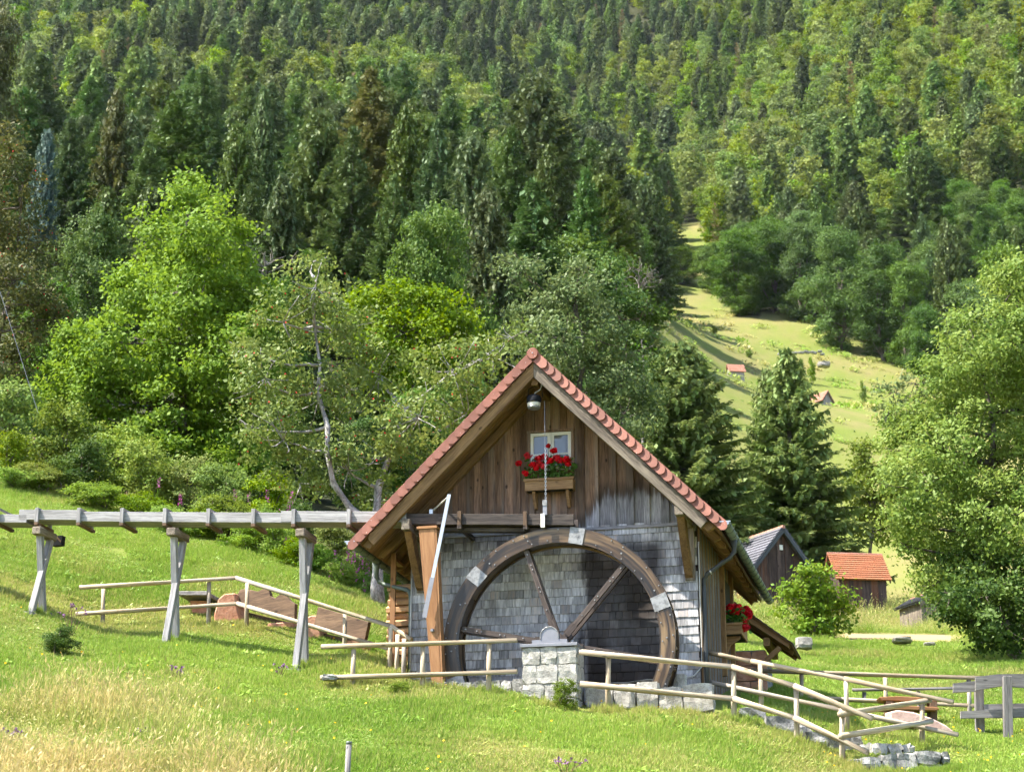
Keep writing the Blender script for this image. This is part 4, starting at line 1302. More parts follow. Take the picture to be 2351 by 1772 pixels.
YA = lambda px: float(hw(hv(px, 1500, -2.25)[0], -2.25, 0)[1])
fence('railing', 'pale pole railing in front of the left half of the wheel', [(812, 1490, 1582, YA(812)), (971, 1482, 1588, YA(971)), (1123, 1476, 1601, YA(1123))],
      [[(738, 1484, YA(738) - .05), (1187, 1469, YA(1187) - .05)], [(736, 1555, YA(736) - .09), (1187, 1541, YA(1187) - .09)]], M['pole'])
fence('railing', 'pole railing running past the stone benches to the left mill corner', [(237, 1352, 1438, 36.0), (480, 1336, 1442, 36.3), (568, 1338, 1444, 36.0), (792, 1406, 1496, 34.5), (897, 1440, 1543, 33.4), (913, 1456, 1545, 33.2), (928, 1466, 1546, 33.0)],
      [[(182, 1348, 36.0), (542, 1326, 36.3), (899, 1437, 33.5), (944, 1467, 32.9)], [(174, 1409, 35.9), (545, 1385, 36.2), (891, 1488, 33.5)]], M['pole'])
fence('railing', 'pole railing right of the pillar, stepping down beside the stone steps', [(1397, 1506, 1626, 31.1), (1684, 1534, 1650, 30.75), (1828, 1580, 1706, 30.2), (1933, 1622, 1757, 29.6), (2117, 1612, 1713, 30.85)],
      [[(1330, 1496, 31.1), (1681, 1530, 30.7), (1824, 1574, 30.1), (2003, 1648, 29.25)], [(1332, 1569, 31.0), (1684, 1603, 30.65), (1824, 1647, 30.1), (1992, 1726, 29.25)],
       [(1927, 1639, 29.5), (2135, 1606, 30.75)], [(1929, 1689, 29.5), (2139, 1654, 30.75)]], M['pole'], 'railing', 0.046, 0.048)
fence('railing', 'second pole railing from the mill corner down along the far side of the steps', [(1745, 1524, 1625, 32.1), (1942, 1560, 1680, 31.3)],
      [[(1626, 1497, 32.55), (1725, 1517, 32.2), (1938, 1557, 31.3), (2189, 1611, 30.5)], [(1627, 1565, 32.5), (1927, 1627, 31.3), (2200, 1686, 30.5)]], M['pole'])
fence('railing', 'level half-round pole railing furthest back on the right lawn', [(1840, 1544, 1632, 35.2), (2032, 1553, 1642, 35.0), (2224, 1560, 1658, 34.5)],
      [[(1725, 1538, 35.3), (2262, 1556, 34.4)], [(1849, 1600, 35.2), (2253, 1620, 34.45)]], M['pole'])

gf = thing('plank_fence', 'silvery grey plank fence with an arched board at the right edge', 'fence', wp_(2200, 1660, 33.2))
b = gf.location.copy()


def plank(poly, Y0, Y1, th, name, mat, parent, base):
    x0, x1 = min(p[0] for p in poly), max(p[0] for p in poly)
    P = [wp_(p[0], p[1], Y0 + (Y1 - Y0) * (p[0] - x0) / (x1 - x0 + 1e-6)) - base for p in poly]
    m = MB(); m.prism(P, (0, th, 0), (1, 0, 0)); return m.build(name, mat, parent)


plank([(2189, 1568), (2242, 1562), (2242, 1586), (2189, 1589)], 33.3, 33.3, 0.06, 'plank', M['greyplank'], gf, b)
plank([(2240, 1553), (2290, 1547), (2351, 1546), (2420, 1556), (2420, 1590), (2351, 1578), (2300, 1574), (2240, 1584)], 33.1, 33.1, 0.06, 'plank', M['greyplank'], gf, b)
plank([(2206, 1632), (2420, 1622), (2420, 1645), (2206, 1648)], 33.2, 33.2, 0.06, 'plank', M['greyplank'], gf, b)
plank([(2258, 1616), (2420, 1612), (2420, 1634), (2262, 1637)], 33.35, 33.35, 0.05, 'plank', M['greyplank'], gf, b)
for px, pt, pb, Y in ((2247, 1580, 1660, 33.5), (2312, 1552, 1682, 33.0), (2405, 1550, 1700, 33.0)):
    A, Bq = wp_(px, pt, Y) - b, wp_(px + 3, pb + 25, Y) - b
    m = MB(); m.beam(Bq, A, 0.15, 0.11, (0, 1, 0)); m.build('post', M['greyplank'], gf, bevel=0.008)
fence('handrail', 'slim grey handrail between the plank fence and the far railing', [(1984, 1588, 1650, 36.0), (2108, 1586, 1650, 35.8)], [[(1957, 1583, 36.0), (2190, 1579, 35.6)]], M['greyplank'], 'railing', 0.04, 0.03)

gp_ = thing('boundary_post', 'short grey metal post with a green cap in the foreground grass', 'post', wp_(795, 1800, 22.6))
zt = wp_(801, 1708, 22.6) - gp_.location
m = MB(); m.tube([(0, 0, -0.3), zt], 0.033, 10); m.build('shaft', M['greyplank'], gp_, True)
m = MB(); m.tube([zt, zt + Vector((0.002, 0, 0.035))], 0.036, 10); m.build('cap', M['gutter'], gp_, True)


# ------------------------------------------------------------------ stone steps at the right
def stones_px(name, label, blocks, Y, mat, depth=0.45, cat='stone wall'):
    b = wp_(blocks[0][0], blocks[0][3], Y); root = thing(name, label, cat, b)
    for i, (x0, y0, x1, y1, dy) in enumerate(blocks):
        A, B = wp_(x0, y1, Y + dy) - b, wp_(x1, y0, Y + dy) - b
        rough_block((A.x + .006, A.y, A.z), (B.x - .006, A.y + depth, B.z), i * 7 + len(label), 0.022, 3).build('stone', mat, root)
    return root


stones_px('step_wall', 'stepped granite block wall between the two railings', [(1850, 1678, 1900, 1716, 0), (1902, 1683, 1980, 1722, 0.0), (1700, 1622, 1760, 1668, 1.2), (1762, 1640, 1830, 1690, 0.7), (1832, 1660, 1862, 1690, 0.5)], 30.2, M['darkgranite'])
stones_px('step_wall', 'upper course of pale granite blocks beside the lower railing end', [(1976, 1706, 2004, 1738, .1), (2005, 1704, 2040, 1736, 0), (2041, 1706, 2072, 1734, 0), (2073, 1708, 2098, 1732, .1)], 30.0, M['granite'])
stones_px('step_wall', 'lowest granite block wall cut off by the bottom edge', [(1982, 1738, 2024, 1775, 0), (2026, 1730, 2062, 1778, .02), (2063, 1728, 2104, 1776, 0), (2106, 1724, 2160, 1752, 0), (2161, 1726, 2180, 1750, .05), (2026, 1779, 2100, 1815, .05), (2102, 1754, 2178, 1815, .05), (1950, 1740, 1981, 1790, .2)], 29.2, M['darkgranite'])


def boulder(name, label, px, py, w, h, Y, mat, seed, cat='rock'):
    rng = np.random.default_rng(seed)
    P = wp_(px, py, Y); s = Y / F_PX
    root = thing(name, label, cat, (P.x, P.y, P.z))
    bm = MB(); n, kk = 4, 3
    g = {}
    V, Fc = [], []

    def vid(i, j, k):
        if (i, j, k) not in g:
            d = unit(np.array([i / 1.5 - 1, j / 1.5 - 1, k / 1.5 - 1], float)) * 0.72 + np.array([i / 1.5 - 1, j / 1.5 - 1, k / 1.5 - 1]) * 0.36
            d = d * rng.uniform(0.82, 1.12, 3)
            g[(i, j, k)] = len(V)
            V.append((d[0] * w * s / 2, d[1] * w * s / 2.4, (d[2] * 0.5 + 0.32) * h * s * 1.15))
        return g[(i, j, k)]
    for ax in range(3):
        for sd in (0, 3):
            for p_ in range(3):
                for q_ in range(3):
                    ids = []
                    for x, y in ((p_, q_), (p_ + 1, q_), (p_ + 1, q_ + 1), (p_, q_ + 1)):
                        t_ = [0, 0, 0]; t_[ax] = sd; t_[(ax + 1) % 3] = x; t_[(ax + 2) % 3] = y
                        ids.append(vid(*t_))
                    Fc.append(tuple(ids) if sd else tuple(ids[::-1]))
    bm.add(V, Fc); bm.build('stone_body', mat, root)
    return root


boulder('boulder', 'big pale boulder at the edge of the lawn behind the lean-to', 1846, 1486, 40, 26, 52, M['fieldstone'], 1)
boulder('boulder', 'flat pale rock left of the hay strip end', 2072, 1474, 46, 13, 57, M['fieldstone'], 2)
boulder('boulder', 'smallest flat rock on the lawn edge, right of the flat pale rock', 2134, 1481, 26, 8, 57, M['fieldstone'], 3)
boulder('boulder', 'upright pointed pale rock in front of the dark beech', 2254, 1470, 24, 30, 54, M['fieldstone'], 4)
boulder('boulder', 'lying pale stone at the foot of the dark beech, right of the pointed rock', 2322, 1468, 28, 14, 54, M['fieldstone'], 5)
boulder('boulder', 'round white stones at the foot of the slate-roofed barn', 1745, 1436, 30, 26, 88, M['fieldstone'], 6)
boulder('boulder', 'grey rock lying out on the upper meadow', 1892, 841, 32, 12, 330, M['fieldstone'], 8)
boulder('boulder', 'small grey stone under the left railing end in the grass', 757, 1560, 34, 13, 31.4, M['darkgranite'], 9)
boulder('boulder', 'dark rock in the upper meadow left of the grey rock', 1645, 818, 26, 14, 345, M['darkgranite'], 10)
for i in range(14):
    rr = random.Random(i + 40)
    boulder('boulder', 'pale stone of the stone heap high on the meadow', 1790 + i * 7.5 + rr.uniform(-3, 3), 812 + rr.uniform(-4, 4), 11, 5, 350, M['darkgranite'], i + 40)['group'] = 'stone heap on the meadow'

sb = thing('stone_slab', 'pink sandstone slab with a rounded end lying by the right-hand railing', 'stone slab', wp_(2100, 1680, 31.9))
P = [wp_(x, y, 31.9) - sb.location for x, y in ((2044, 1634), (2062, 1629), (2098, 1634), (2140, 1648), (2172, 1664), (2192, 1680), (2188, 1688), (2140, 1682), (2090, 1668), (2046, 1654))]
m = MB(); m.prism(P, (0, 0.5, 0.05)); m.build('slab', M['pinkstone'], sb, bevel=0.02)
ob = thing('picnic_bench', 'orange brown plank bench behind the right-hand railings', 'bench', wp_(2090, 1650, 34.0))
for i, (y0, y1) in enumerate(((1597, 1607), (1618, 1627))):
    P = [wp_(x, y, 33.9 + i * -0.3) - ob.location for x, y in ((2019, y0 + 2), (2060, y0), (2152, y0 + 4), (2158, y0 + 8), (2150, y1 + 3), (2024, y1))]
    m = MB(); m.prism(P, (0, 0.35, 0), (1, 0, 0)); m.build('plank', M['neww'], ob, bevel=0.01)
for x in (2040, 2140):
    A, Bq = wp_(x, 1612, 34.0) - ob.location, wp_(x, 1668, 34.0) - ob.location
    m = MB(); m.beam(Bq, A, 0.12, 0.3, (0, 1, 0)); m.build('leg', M['bench'], ob)

# ------------------------------------------------------------------ sandstone seats on the left
tb = thing('stone_table', 'plank table on a red sandstone foot behind the left railing', 'table', wp_(455, 1441, 37.6))
P = [wp_(x, y, Y) - tb.location for x, y, Y in ((408, 1366, 37.2), (475, 1366, 37.0), (506, 1384, 37.6), (440, 1384, 38.4))]
m = MB(); m.prism(P, (0, 0, 0.085), (1, 0, 0)); m.build('table_top', M['greyplank'], tb, bevel=0.01)
P = [wp_(x, y, 37.45) - tb.location for x, y in ((436, 1378), (480, 1378), (474, 1404), (480, 1446), (432, 1446), (442, 1410))]
m = MB(); m.prism(P, (0, 0.3, 0)); m.build('foot', M['sandstone'], tb, bevel=0.015)
sb = thing('stone_stool', 'low plank seat on a sandstone block left of the table', 'bench', wp_(380, 1440, 37.9))
P = [wp_(x, y, 37.6) - sb.location for x, y in ((325, 1406), (381, 1404), (434, 1417), (430, 1424), (380, 1414), (330, 1415))]
m = MB(); m.prism(P, (0.1, 0.35, 0), (1, 0, 0)); m.build('seat', M['greyplank'], sb)
P = [wp_(x, y, 37.75) - sb.location for x, y in ((364, 1416), (428, 1422), (432, 1446), (362, 1446))]
m = MB(); m.prism(P, (0, 0.25, 0)); m.build('foot', M['sandstone'], sb)

b1 = thing('stone_bench', 'bench with a wave-topped plank back and a big red sandstone end', 'bench', wp_(530, 1441, 36.9))
b = b1.location
P = [wp_(x, y, 36.75) - b for x, y in ((492, 1446), (490, 1410), (500, 1374), (514, 1362), (540, 1360), (546, 1400), (560, 1446))]
m = MB(); m.prism(P, (0.12, 0.32, 0)); m.build('end_stone', M['sandstone'], b1, bevel=0.03)
YB = lambda x: 36.9 - (x - 544) / 133 * 1.0
top = [(544, 1366), (550, 1354), (560, 1351), (572, 1353), (592, 1357), (604, 1351), (616, 1352), (620, 1368), (630, 1373), (644, 1363), (656, 1366), (664, 1378), (677, 1386)]
P = [wp_(x, y, YB(x)) - b for x, y in top + [(676, 1422), (610, 1404), (546, 1390)]]
m = MB(); m.prism(P, (0.05, 0.06, 0), (0.8, -0.6, 0)); m.build('backrest', M['bench'], b1, bevel=0.006)
P = [wp_(x, y, YB(x) + 0.35) - b for x, y in ((556, 1402), (646, 1424), (652, 1432), (640, 1432), (556, 1412))]
m = MB(); m.prism(P, (0.2, 0.3, 0.0), (0.8, -0.6, 0)); m.build('seat', M['bench'], b1)
P = [wp_(x, y, 36.2) - b for x, y in ((614, 1430), (672, 1426), (676, 1470), (612, 1462))]
m = MB(); m.prism(P, (0.1, 0.3, 0)); m.build('end_stone', M['sandstone'], b1, bevel=0.02)

b2 = thing('stone_bench', 'bench with a straight dark plank back between trestle and mill', 'bench', wp_(715, 1480, 35.6))
b = b2.location
P = [wp_(x, y, 35.5) - b for x, y in ((697, 1484), (700, 1420), (712, 1411), (728, 1412), (736, 1440), (740, 1486))]
m = MB(); m.prism(P, (0.1, 0.3, 0)); m.build('end_stone', M['sandstone'], b2, bevel=0.03)
YB2 = lambda x: 35.5 - (x - 720) / 126 * 0.9
P = [wp_(x, y, YB2(x)) - b for x, y in ((730, 1392), (846, 1427), (836, 1474), (720, 1434))]
m = MB(); m.prism(P, (0.05, 0.06, 0), (0.8, -0.6, 0)); m.build('backrest', M['bench'], b2, bevel=0.006)
P = [wp_(x, y, YB2(x) + 0.3) - b for x, y in ((738, 1452), (820, 1470), (824, 1482), (738, 1464))]
m = MB(); m.prism(P, (0.2, 0.3, 0), (0.8, -0.6, 0)); m.build('seat', M['bench'], b2)
P = [wp_(x, y, 34.7) - b for x, y in ((792, 1470), (836, 1470), (838, 1504), (790, 1500))]
m = MB(); m.prism(P, (0.1, 0.25, 0)); m.build('end_stone', M['sandstone'], b2)


# ------------------------------------------------------------------ farm buildings up the valley
def barn(name, label, px, py, Y, rz, W, L, eave, rise, over, wallm, roofm, cat='barn', foot=0.0, tiles=14, boards=True):
    """front gable at the origin, depth along +y before turning by rz"""
    P = wp_(px, py, Y)
    root = thing(name, label, cat, P, rz)
    m = MB(); m.prism([(-W / 2, 0, -1.0), (W / 2, 0, -1.0), (W / 2, 0, eave), (0, 0, eave + rise), (-W / 2, 0, eave)], (0, L, 0), (0, 0, 1)); m.build('wall', wallm, root)
    if boards:
        n = max(8, int(W / 0.24)); bw = W / n
        for k in range(n):
            a, c = -W / 2 + k * bw, -W / 2 + (k + 1) * bw
            hgt = lambda x: eave + rise * (1 - abs(x) / (W / 2)) - 0.03
            m = MB(); d = 0.03 + 0.02 * (k % 2)
            m.prism([(a + 0.004, -d, foot), (c - 0.004, -d, foot), (c - 0.004, -d, hgt(c)), (a + 0.004, -d, hgt(a))], (0, d - 0.002, 0), (0, 0, 1)); m.build('board', wallm, root)
    for s in (-1, 1):
        rl = math.hypot(W / 2, rise); cx, sx = (W / 2) / rl, rise / rl
        ext = rl + over
        A = Vector((0, 0, eave + rise + 0.06)); d = Vector((s * cx, 0, -sx)); nrm = Vector((s * sx, 0, cx))
        m = MB(); q = [A, A + d * ext, A + d * ext + nrm * 0.05, A + nrm * 0.05]
        m.prism([(p.x, -over * 0.8, p.z) for p in q], (0, L + over * 1.6, 0)); rf = m.build('roof_slope', roofm, root)
        if tiles:
            for k in range(tiles):
                p0 = A + d * (ext * k / tiles) + nrm * 0.055; p1 = A + d * (ext * (k + 1.12) / tiles) + nrm * 0.085
                nn_ = max(6, int((L + over * 1.6) / 0.24))
                m = MB()
                m.prism([(p0.x, -over * 0.82, p0.z), (p1.x, -over * 0.82, p1.z), (p1.x + nrm.x * .03, -over * 0.82, p1.z + nrm.z * .03), (p0.x + nrm.x * .01, -over * 0.82, p0.z + nrm.z * .01)], (0, L + over * 1.64, 0))
                m.build('tile_course', roofm, rf)
        m = MB(); q = [A - nrm * 0.02, A + d * ext - nrm * 0.02, A + d * ext - nrm * 0.16, A - nrm * 0.16]
        m.prism([(p.x, -over * 0.84, p.z) for p in q], (0, 0.05, 0), (1, 0, 0)); m.build('barge_board', M['pipe'] if 'slate' in label else M['greybeam'], root)
    m = MB(); m.tube([(0, -over * 0.85, eave + rise + 0.09), (0, L + over * 0.85, eave + rise + 0.09)], 0.09, 8); m.build('ridge', M['roof_rust'], root)
    return root


bb = barn('old_barn', 'dark board barn with a grey slate roof right of the mill', 1798, 1424, 92, math.radians(28), 3.9, 6.4, 2.2, 2.25, 0.45, M['barnwood'], M['roof_slate'], foot=0.1)
m = MB(); m.box((-0.09, -0.10, 3.45), (0.09, -0.055, 3.7)); m.build('sign', M['white'], bb)
barn('hay_shed', 'small shed with a bright orange tiled roof beside the big right-hand tree', 2020, 1384, 96, math.radians(97), 2.2, 2.35, 1.05, 1.32, 0.3, M['barnwood'], M['roof_orange'], 'shed', -0.2, 12)
barn('wood_shed', 'grey board shed half hidden behind the big right-hand tree', 2150, 1432, 80, math.radians(20), 1.4, 1.7, 0.85, 0.4, 0.18, M['greybeam'], M['roof_slate'], 'shed', 0.0, 8)
barn('meadow_hut', 'left of two tiny huts high on the meadow, with a rust-brown roof', 1706, 884, 300, math.radians(97), 2.2, 2.4, 2.0, 1.3, 0.3, M['paleboard'], M['roof_rust'], 'hut', 0, 8, False)
barn('meadow_hut', 'tiny gabled hut on the meadow, half hidden by the right spruce', 1901, 948, 290, math.radians(38), 2.3, 3.2, 2.0, 1.5, 0.35, M['paleboard'], M['roof_rust'], 'hut', 0, 8, True)


# ------------------------------------------------------------------ vegetation
M['maple'] = leaf('maple_leaves', (0.105, 0.203, 0.012), (0.191, 0.302, 0.027), 0.4, 0.0, 0.0, 0.0)
M['cherry'] = leaf('cherry_leaves', (0.096, 0.161, 0.023), (0.212, 0.263, 0.065), 0.35, 0.0, 0.0, 0.0, 0.55, 0.22)
M['redcherry'] = leaf('reddish_cherry_leaves', (0.052, 0.082, 0.018), (0.130, 0.125, 0.038), 0.3, 0.0, 0.0, 0.0)
M['olive'] = leaf('apple_leaves', (0.068, 0.120, 0.030), (0.180, 0.232, 0.083), 0.3, 0.0, 0.0, 0.0, 0.55, 0.22)
M['birch'] = leaf('yellow_green_leaves', (0.115, 0.203, 0.027), (0.243, 0.317, 0.068), 0.38, 0.0, 0.0, 0.0, 0.55, 0.22)
M['beech'] = leaf('dark_beech_leaves', (0.029, 0.078, 0.013), (0.111, 0.176, 0.029), 0.3, 0.0, 0.0, 0.0, 0.55, 0.22)
M['broad'] = leaf('broadleaf_leaves', (0.050, 0.119, 0.017), (0.119, 0.206, 0.031), 0.33, 0.03, 0.45, 0.2)
M['lime'] = leaf('lime_green_leaves', (0.095, 0.174, 0.009), (0.168, 0.235, 0.016), 0.4, 0.02, 0.2, 0.2)
M['shrub'] = leaf('shrub_leaves', (0.085, 0.175, 0.018), (0.240, 0.310, 0.042), 0.33, 0.05, 0.4, 0.3)
M['spruce'] = leaf('spruce_needles', (0.053, 0.103, 0.023), (0.149, 0.201, 0.060), 0.2, 0.03, 0.35, 0.3, 0.6, 0.25)
M['fir'] = leaf('fir_needles', (0.048, 0.109, 0.028), (0.132, 0.207, 0.060), 0.2, 0.03, 0.35, 0.3, 0.6, 0.25)
M['bluespruce'] = leaf('blue_spruce_needles', (0.070, 0.126, 0.091), (0.140, 0.210, 0.168), 0.2, 0.02, 0.2, 0.2, 0.6, 0.25)
M['ochre'] = leaf('cone_laden_needles', (0.075, 0.105, 0.022), (0.165, 0.165, 0.048), 0.25, 0.03, 0.3, 0.2, 0.6, 0.25)
M['farcon'] = leaf('far_conifer_needles', (0.060, 0.115, 0.030), (0.184, 0.247, 0.081), 0.2, 0.045, 0.8, 0.4, 0.7, 0.15)
M['nearspruce'] = leaf('brightened_spruce_needles', (0.098, 0.172, 0.036), (0.273, 0.325, 0.101), 0.25, 0.02, 0.1, 0.1, 0.6, 0.2)  # needle colour brightened to offset the dense crowns' self-shadow
M['farleaf'] = leaf('far_broadleaf', (0.095, 0.165, 0.020), (0.225, 0.295, 0.050), 0.33, 0.05, 0.7, 0.35, 0.6, 0.2)
M['fern'] = leaf('fern_fronds', (0.119, 0.231, 0.031), (0.224, 0.329, 0.063), 0.4, 0.03, 0.3, 0.2)
M['drystem'] = leaf('dry_stems', (0.20, 0.14, 0.07), (0.32, 0.24, 0.12), 0.2, 0.02, 0.3, 0.2)


def crown_quads(rng, lobes, dens, per, rc, ll, lw=0.6, up=0.45, jit=0.6, core=0.1):
    """leaves gathered in sprays on the surface of overlapping lobes"""
    L = np.array(lobes, float)
    C_, N, T = [], [], []
    for i, (cx, cy, cz, rx, ry, rz) in enumerate(L):
        n = max(4, int(dens * (rx * ry + ry * rz + rx * rz) / 3 / (rc * rc)))
        d = unit(rng.normal(0, 1, (n, 3)))
        f = rng.uniform(0.62, 1.06, (n, 1))
        k = rng.random((n, 1)) < core
        f = np.where(k, rng.uniform(0.1, 0.6, (n, 1)), f)
        p = np.array([cx, cy, cz]) + d * f * np.array([rx, ry, rz])
        q = (p[:, None] - L[None, :, :3]) / L[None, :, 3:]
        inn = (np.linalg.norm(q, axis=-1) < 0.55); inn[:, i] = False
        keep = ~inn.any(1) | (rng.random(n) < 0.25)
        p, d = p[keep], d[keep]
        m_ = len(p)
        if not m_: continue
        g = rng.normal(0, 1, (m_, per, 3)) * np.array([1, 1, 0.55]) * rc * rng.uniform(0.6, 1.15, (m_, 1, 1)) * 0.62
        C_.append((p[:, None] + g).reshape(-1, 3))
        nn = np.repeat(unit(d * 0.75 + np.array([0, 0, up])), per, 0)
        N.append(nn)
        T.append((np.repeat(rng.random(m_), per) * 0.55 + rng.random(m_ * per) * 0.45))
    C_, N, T = np.concatenate(C_), np.concatenate(N), np.concatenate(T)
    C_, A, B = leaves_from(rng, C_, N, ll, lw, jit)
    return C_, A, B, T


def limb(m, rng, p, q, r0, r1, n=6, sag=0.12):
    p, q = np.array(p, float), np.array(q, float)
    L = np.linalg.norm(q - p)
    off = rng.normal(0, 1, 3) * L * 0.06
    path, rad = [], []
    for i in range(n + 1):
        f = i / n
        path.append(p + (q - p) * f + off * math.sin(math.pi * f) + np.array([0, 0, -sag * L * math.sin(math.pi * f) * 0.5]) + rng.normal(0, 0.012, 3) * L * (0 < i < n))
        rad.append(r0 + (r1 - r0) * f)
    m.tube(path, rad, 7)
    return path


def lobed_tree(name, label, lobes_px, Y, base_px, mat, bark, leafp, seed, depth=0.95, cat='tree', trunk_r=0.16, twigs=60, trunk_path=None, Ybase=None, group=None, berries=0):
    """a tree whose crown is built from lobes placed at their own distance"""
    rng = np.random.default_rng(seed)
    dens, per, rc, ll, lw, up = leafp
    Yb = Ybase or Y
    bx = at(base_px, 1000, Yb)[0]
    base = np.array([bx, Yb, gz1(bx, Yb) - 0.1])
    root = thing(name, label, cat, base, 0, group)
    lobes = []
    x_mid = np.mean([l[0] for l in lobes_px]); spread = max(abs(l[0] - x_mid) for l in lobes_px) * Y / F_PX
    for (px, py, rp) in lobes_px:
        off = (at(px, py, Y)[0] - at(x_mid, py, Y)[0]) / max(spread, .1)
        dy = rng.uniform(-1, 1) * depth * spread * math.sqrt(max(0.05, 1 - off * off)) * 0.8
        P = at(px, py, Y + dy); s = Y / F_PX
        r_ = rp * s
        lobes.append((*(P - base), r_ * 1.05, r_ * 1.05, r_ * 0.9))
    C_, A, B, T = crown_quads(rng, lobes, dens, per, rc, ll, lw, up)
    obj('crown', quads_mesh('crown', C_, A, B, T, mat), root)
    m = MB()
    if trunk_path:
        for pts in trunk_path:
            path = [Vector(at(px, py, yy) - base) for px, py, yy, _ in pts]
            m.tube(path, [r_ for *_, r_ in pts], 9)
        ends = [path[-1] for path in [[Vector(at(px, py, yy) - base) for px, py, yy, _ in pts] for pts in trunk_path]] + [Vector(at(px, py, yy) - base) for pts in trunk_path for px, py, yy, _ in pts[1:]]
    else:
        cz = np.mean([l[2] for l in lobes]); cx = np.mean([l[0] for l in lobes]); cy = np.mean([l[1] for l in lobes])
        top = max(l[2] for l in lobes)
        path = limb(m, rng, (0, 0, -0.3), (cx * 0.5, cy * 0.5, cz * 0.8), trunk_r, trunk_r * 0.6, 6, 0)
        path2 = limb(m, rng, path[-1], (cx * 0.8, cy, top * 0.88), trunk_r * 0.6, trunk_r * 0.12, 6, 0)
        ends = [Vector(p) for p in path[2:] + path2[1:-1]]
    for l in lobes:
        c = Vector(l[:3])
        e = min(ends, key=lambda q: (q - c).length + max(0, (q.z - c.z)) * 1.5)
        limb(m, rng, e, l[:3], trunk_r * 0.34, trunk_r * 0.08)
        for _ in range(max(1, twigs // len(lobes))):
            d = unit(rng.normal(0, 1, 3))
            limb(m, rng, l[:3], np.array(l[:3]) + d * np.array(l[3:]) * rng.uniform(0.8, 1.1), trunk_r * 0.12, 0.008, 4)
    m.build('trunk', bark, root, True)
    if berries:
        idx = rng.choice(len(C_), berries)
        Cb = C_[idx] + rng.normal(0, 0.04, (berries, 3))
        Cb, A, B = leaves_from(rng, Cb, np.array([0, -1, 0.3]), 0.042, 1.0, 0.4)
        o = obj('berries', quads_mesh('berries', Cb, A, B, rng.random(berries), M['red']), root); o['kind'] = 'stuff'
    return root


def gen_lobes(rng, H, W, z0, n):
    out = []
    for i in range(n):
        f = (i + 0.5) / n
        z = z0 + (H - z0) * f
        env = W / 2 * math.sin(math.pi * (0.13 + 0.80 * f)) ** 0.75
        a = rng.uniform(0, 6.28); rr = W * rng.uniform(0.15, 0.23)
        rad = max(0.0, env - rr * 0.8) * rng.uniform(0.6, 1.0)
        out.append((math.cos(a) * rad, math.sin(a) * rad, min(z, H - rr * 0.9), rr, rr, rr * 0.82))
    return out


def conifer_quads(rng, h, r, step, branches, spray, sl, droop=0.35, hang=0.5, power=0.8, z0=0.05, wf=0.17):
    """whorls of drooping branches carrying flat sprays; returns diamonds"""
    P, D_, N, Ls, Wd, T = [], [], [], [], [], []
    z = h * z0
    while z < h * 0.985:
        t_ = z / h
        nb = rng.integers(branches - 1, branches + 2)
        a0 = rng.uniform(0, 6.28)
        for k in range(nb):
            az = a0 + k * 6.283 / nb + rng.normal(0, 0.22)
            L = r * (1 - t_) ** power * rng.uniform(0.68, 1.12) + 0.1
            if rng.random() < 0.06: continue
            ang = (-droop + (0.75 + droop) * t_ ** 1.5) + rng.normal(0, 0.09)
            dh = np.array([math.cos(az), math.sin(az), 0.0])
            side = np.array([-math.sin(az), math.cos(az), 0.0])
            m_ = max(3, int(spray * L))
            s = (np.arange(m_) + rng.uniform(0.2, 0.8, m_)) / m_
            s = 0.18 + 0.82 * s
            pos = np.array([0, 0, z + rng.normal(0, step * 0.16)]) + dh * (L * s)[:, None] + np.array([0, 0, 1.0]) * (math.tan(ang) * L * s + 0.22 * L * s * s)[:, None]
            bt = rng.random()
            for sg in (-1, 1):
                sp = unit(dh * 0.75 + side * sg * rng.uniform(0.55, 1.0, (m_, 1)) + np.array([0, 0, -0.18]) + rng.normal(0, 0.12, (m_, 3)))
                ln = sl * (1.15 - 0.6 * s) * rng.uniform(0.7, 1.3, m_) * min(1.0, 0.35 + L / r)
                P.append(pos); D_.append(sp); Ls.append(ln); Wd.append(ln * wf)
                N.append(unit(np.array([0, 0, 1.0]) + rng.normal(0, 0.35, (m_, 3)))); T.append(bt * 0.6 + rng.random(m_) * 0.4)
            hm = rng.random(m_) < hang
            if hm.any():
                k2 = hm.sum()
                P.append(pos[hm]); D_.append(unit(np.array([0, 0, -1.0]) + dh * 0.35 + rng.normal(0, 0.15, (k2, 3)))); ln = sl * rng.uniform(0.5, 1.0, k2)
                Ls.append(ln); Wd.append(ln * wf); N.append(unit(dh + rng.normal(0, 0.5, (k2, 3)))); T.append(bt * 0.6 + rng.random(k2) * 0.4)
        z += step * rng.uniform(0.8, 1.2) * (0.75 + 0.5 * (1 - t_))
    k = 8                                                      # leader
    P.append(np.tile([0, 0, h * 0.95], (k, 1)) + rng.normal(0, 0.02, (k, 3))); D_.append(unit(np.array([0, 0, 1.0]) + rng.normal(0, 0.25, (k, 3))))
    Ls.append(np.full(k, h * 0.055)); Wd.append(np.full(k, h * 0.010)); N.append(unit(rng.normal(0, 1, (k, 3)))); T.append(rng.random(k))
    P, D_, N = np.concatenate(P), np.concatenate(D_), np.concatenate(N)
    Ls, Wd, T = np.concatenate(Ls)[:, None], np.concatenate(Wd)[:, None], np.concatenate(T)
    B = unit(np.cross(N, D_)) * Wd
    return P + D_ * Ls / 2, D_ * Ls / 2, B, T


def conifer_proto(seed, h, r, mat, **kw):
    rng = np.random.default_rng(seed)
    C_, A, B, T = conifer_quads(rng, h, r, **kw)
    m = MB(); m.tube([(0, 0, -0.6), (rng.normal(0, .03), rng.normal(0, .03), h * 0.5), (0, 0, h * 0.97)], [h * 0.015, h * 0.009, 0.015], 7)
    return {'crown': quads_mesh('crown', C_, A, B, T, mat), 'trunk': m.mesh('trunk', M['bark'], True), 'h': h, 'r': r, 'mat': mat}


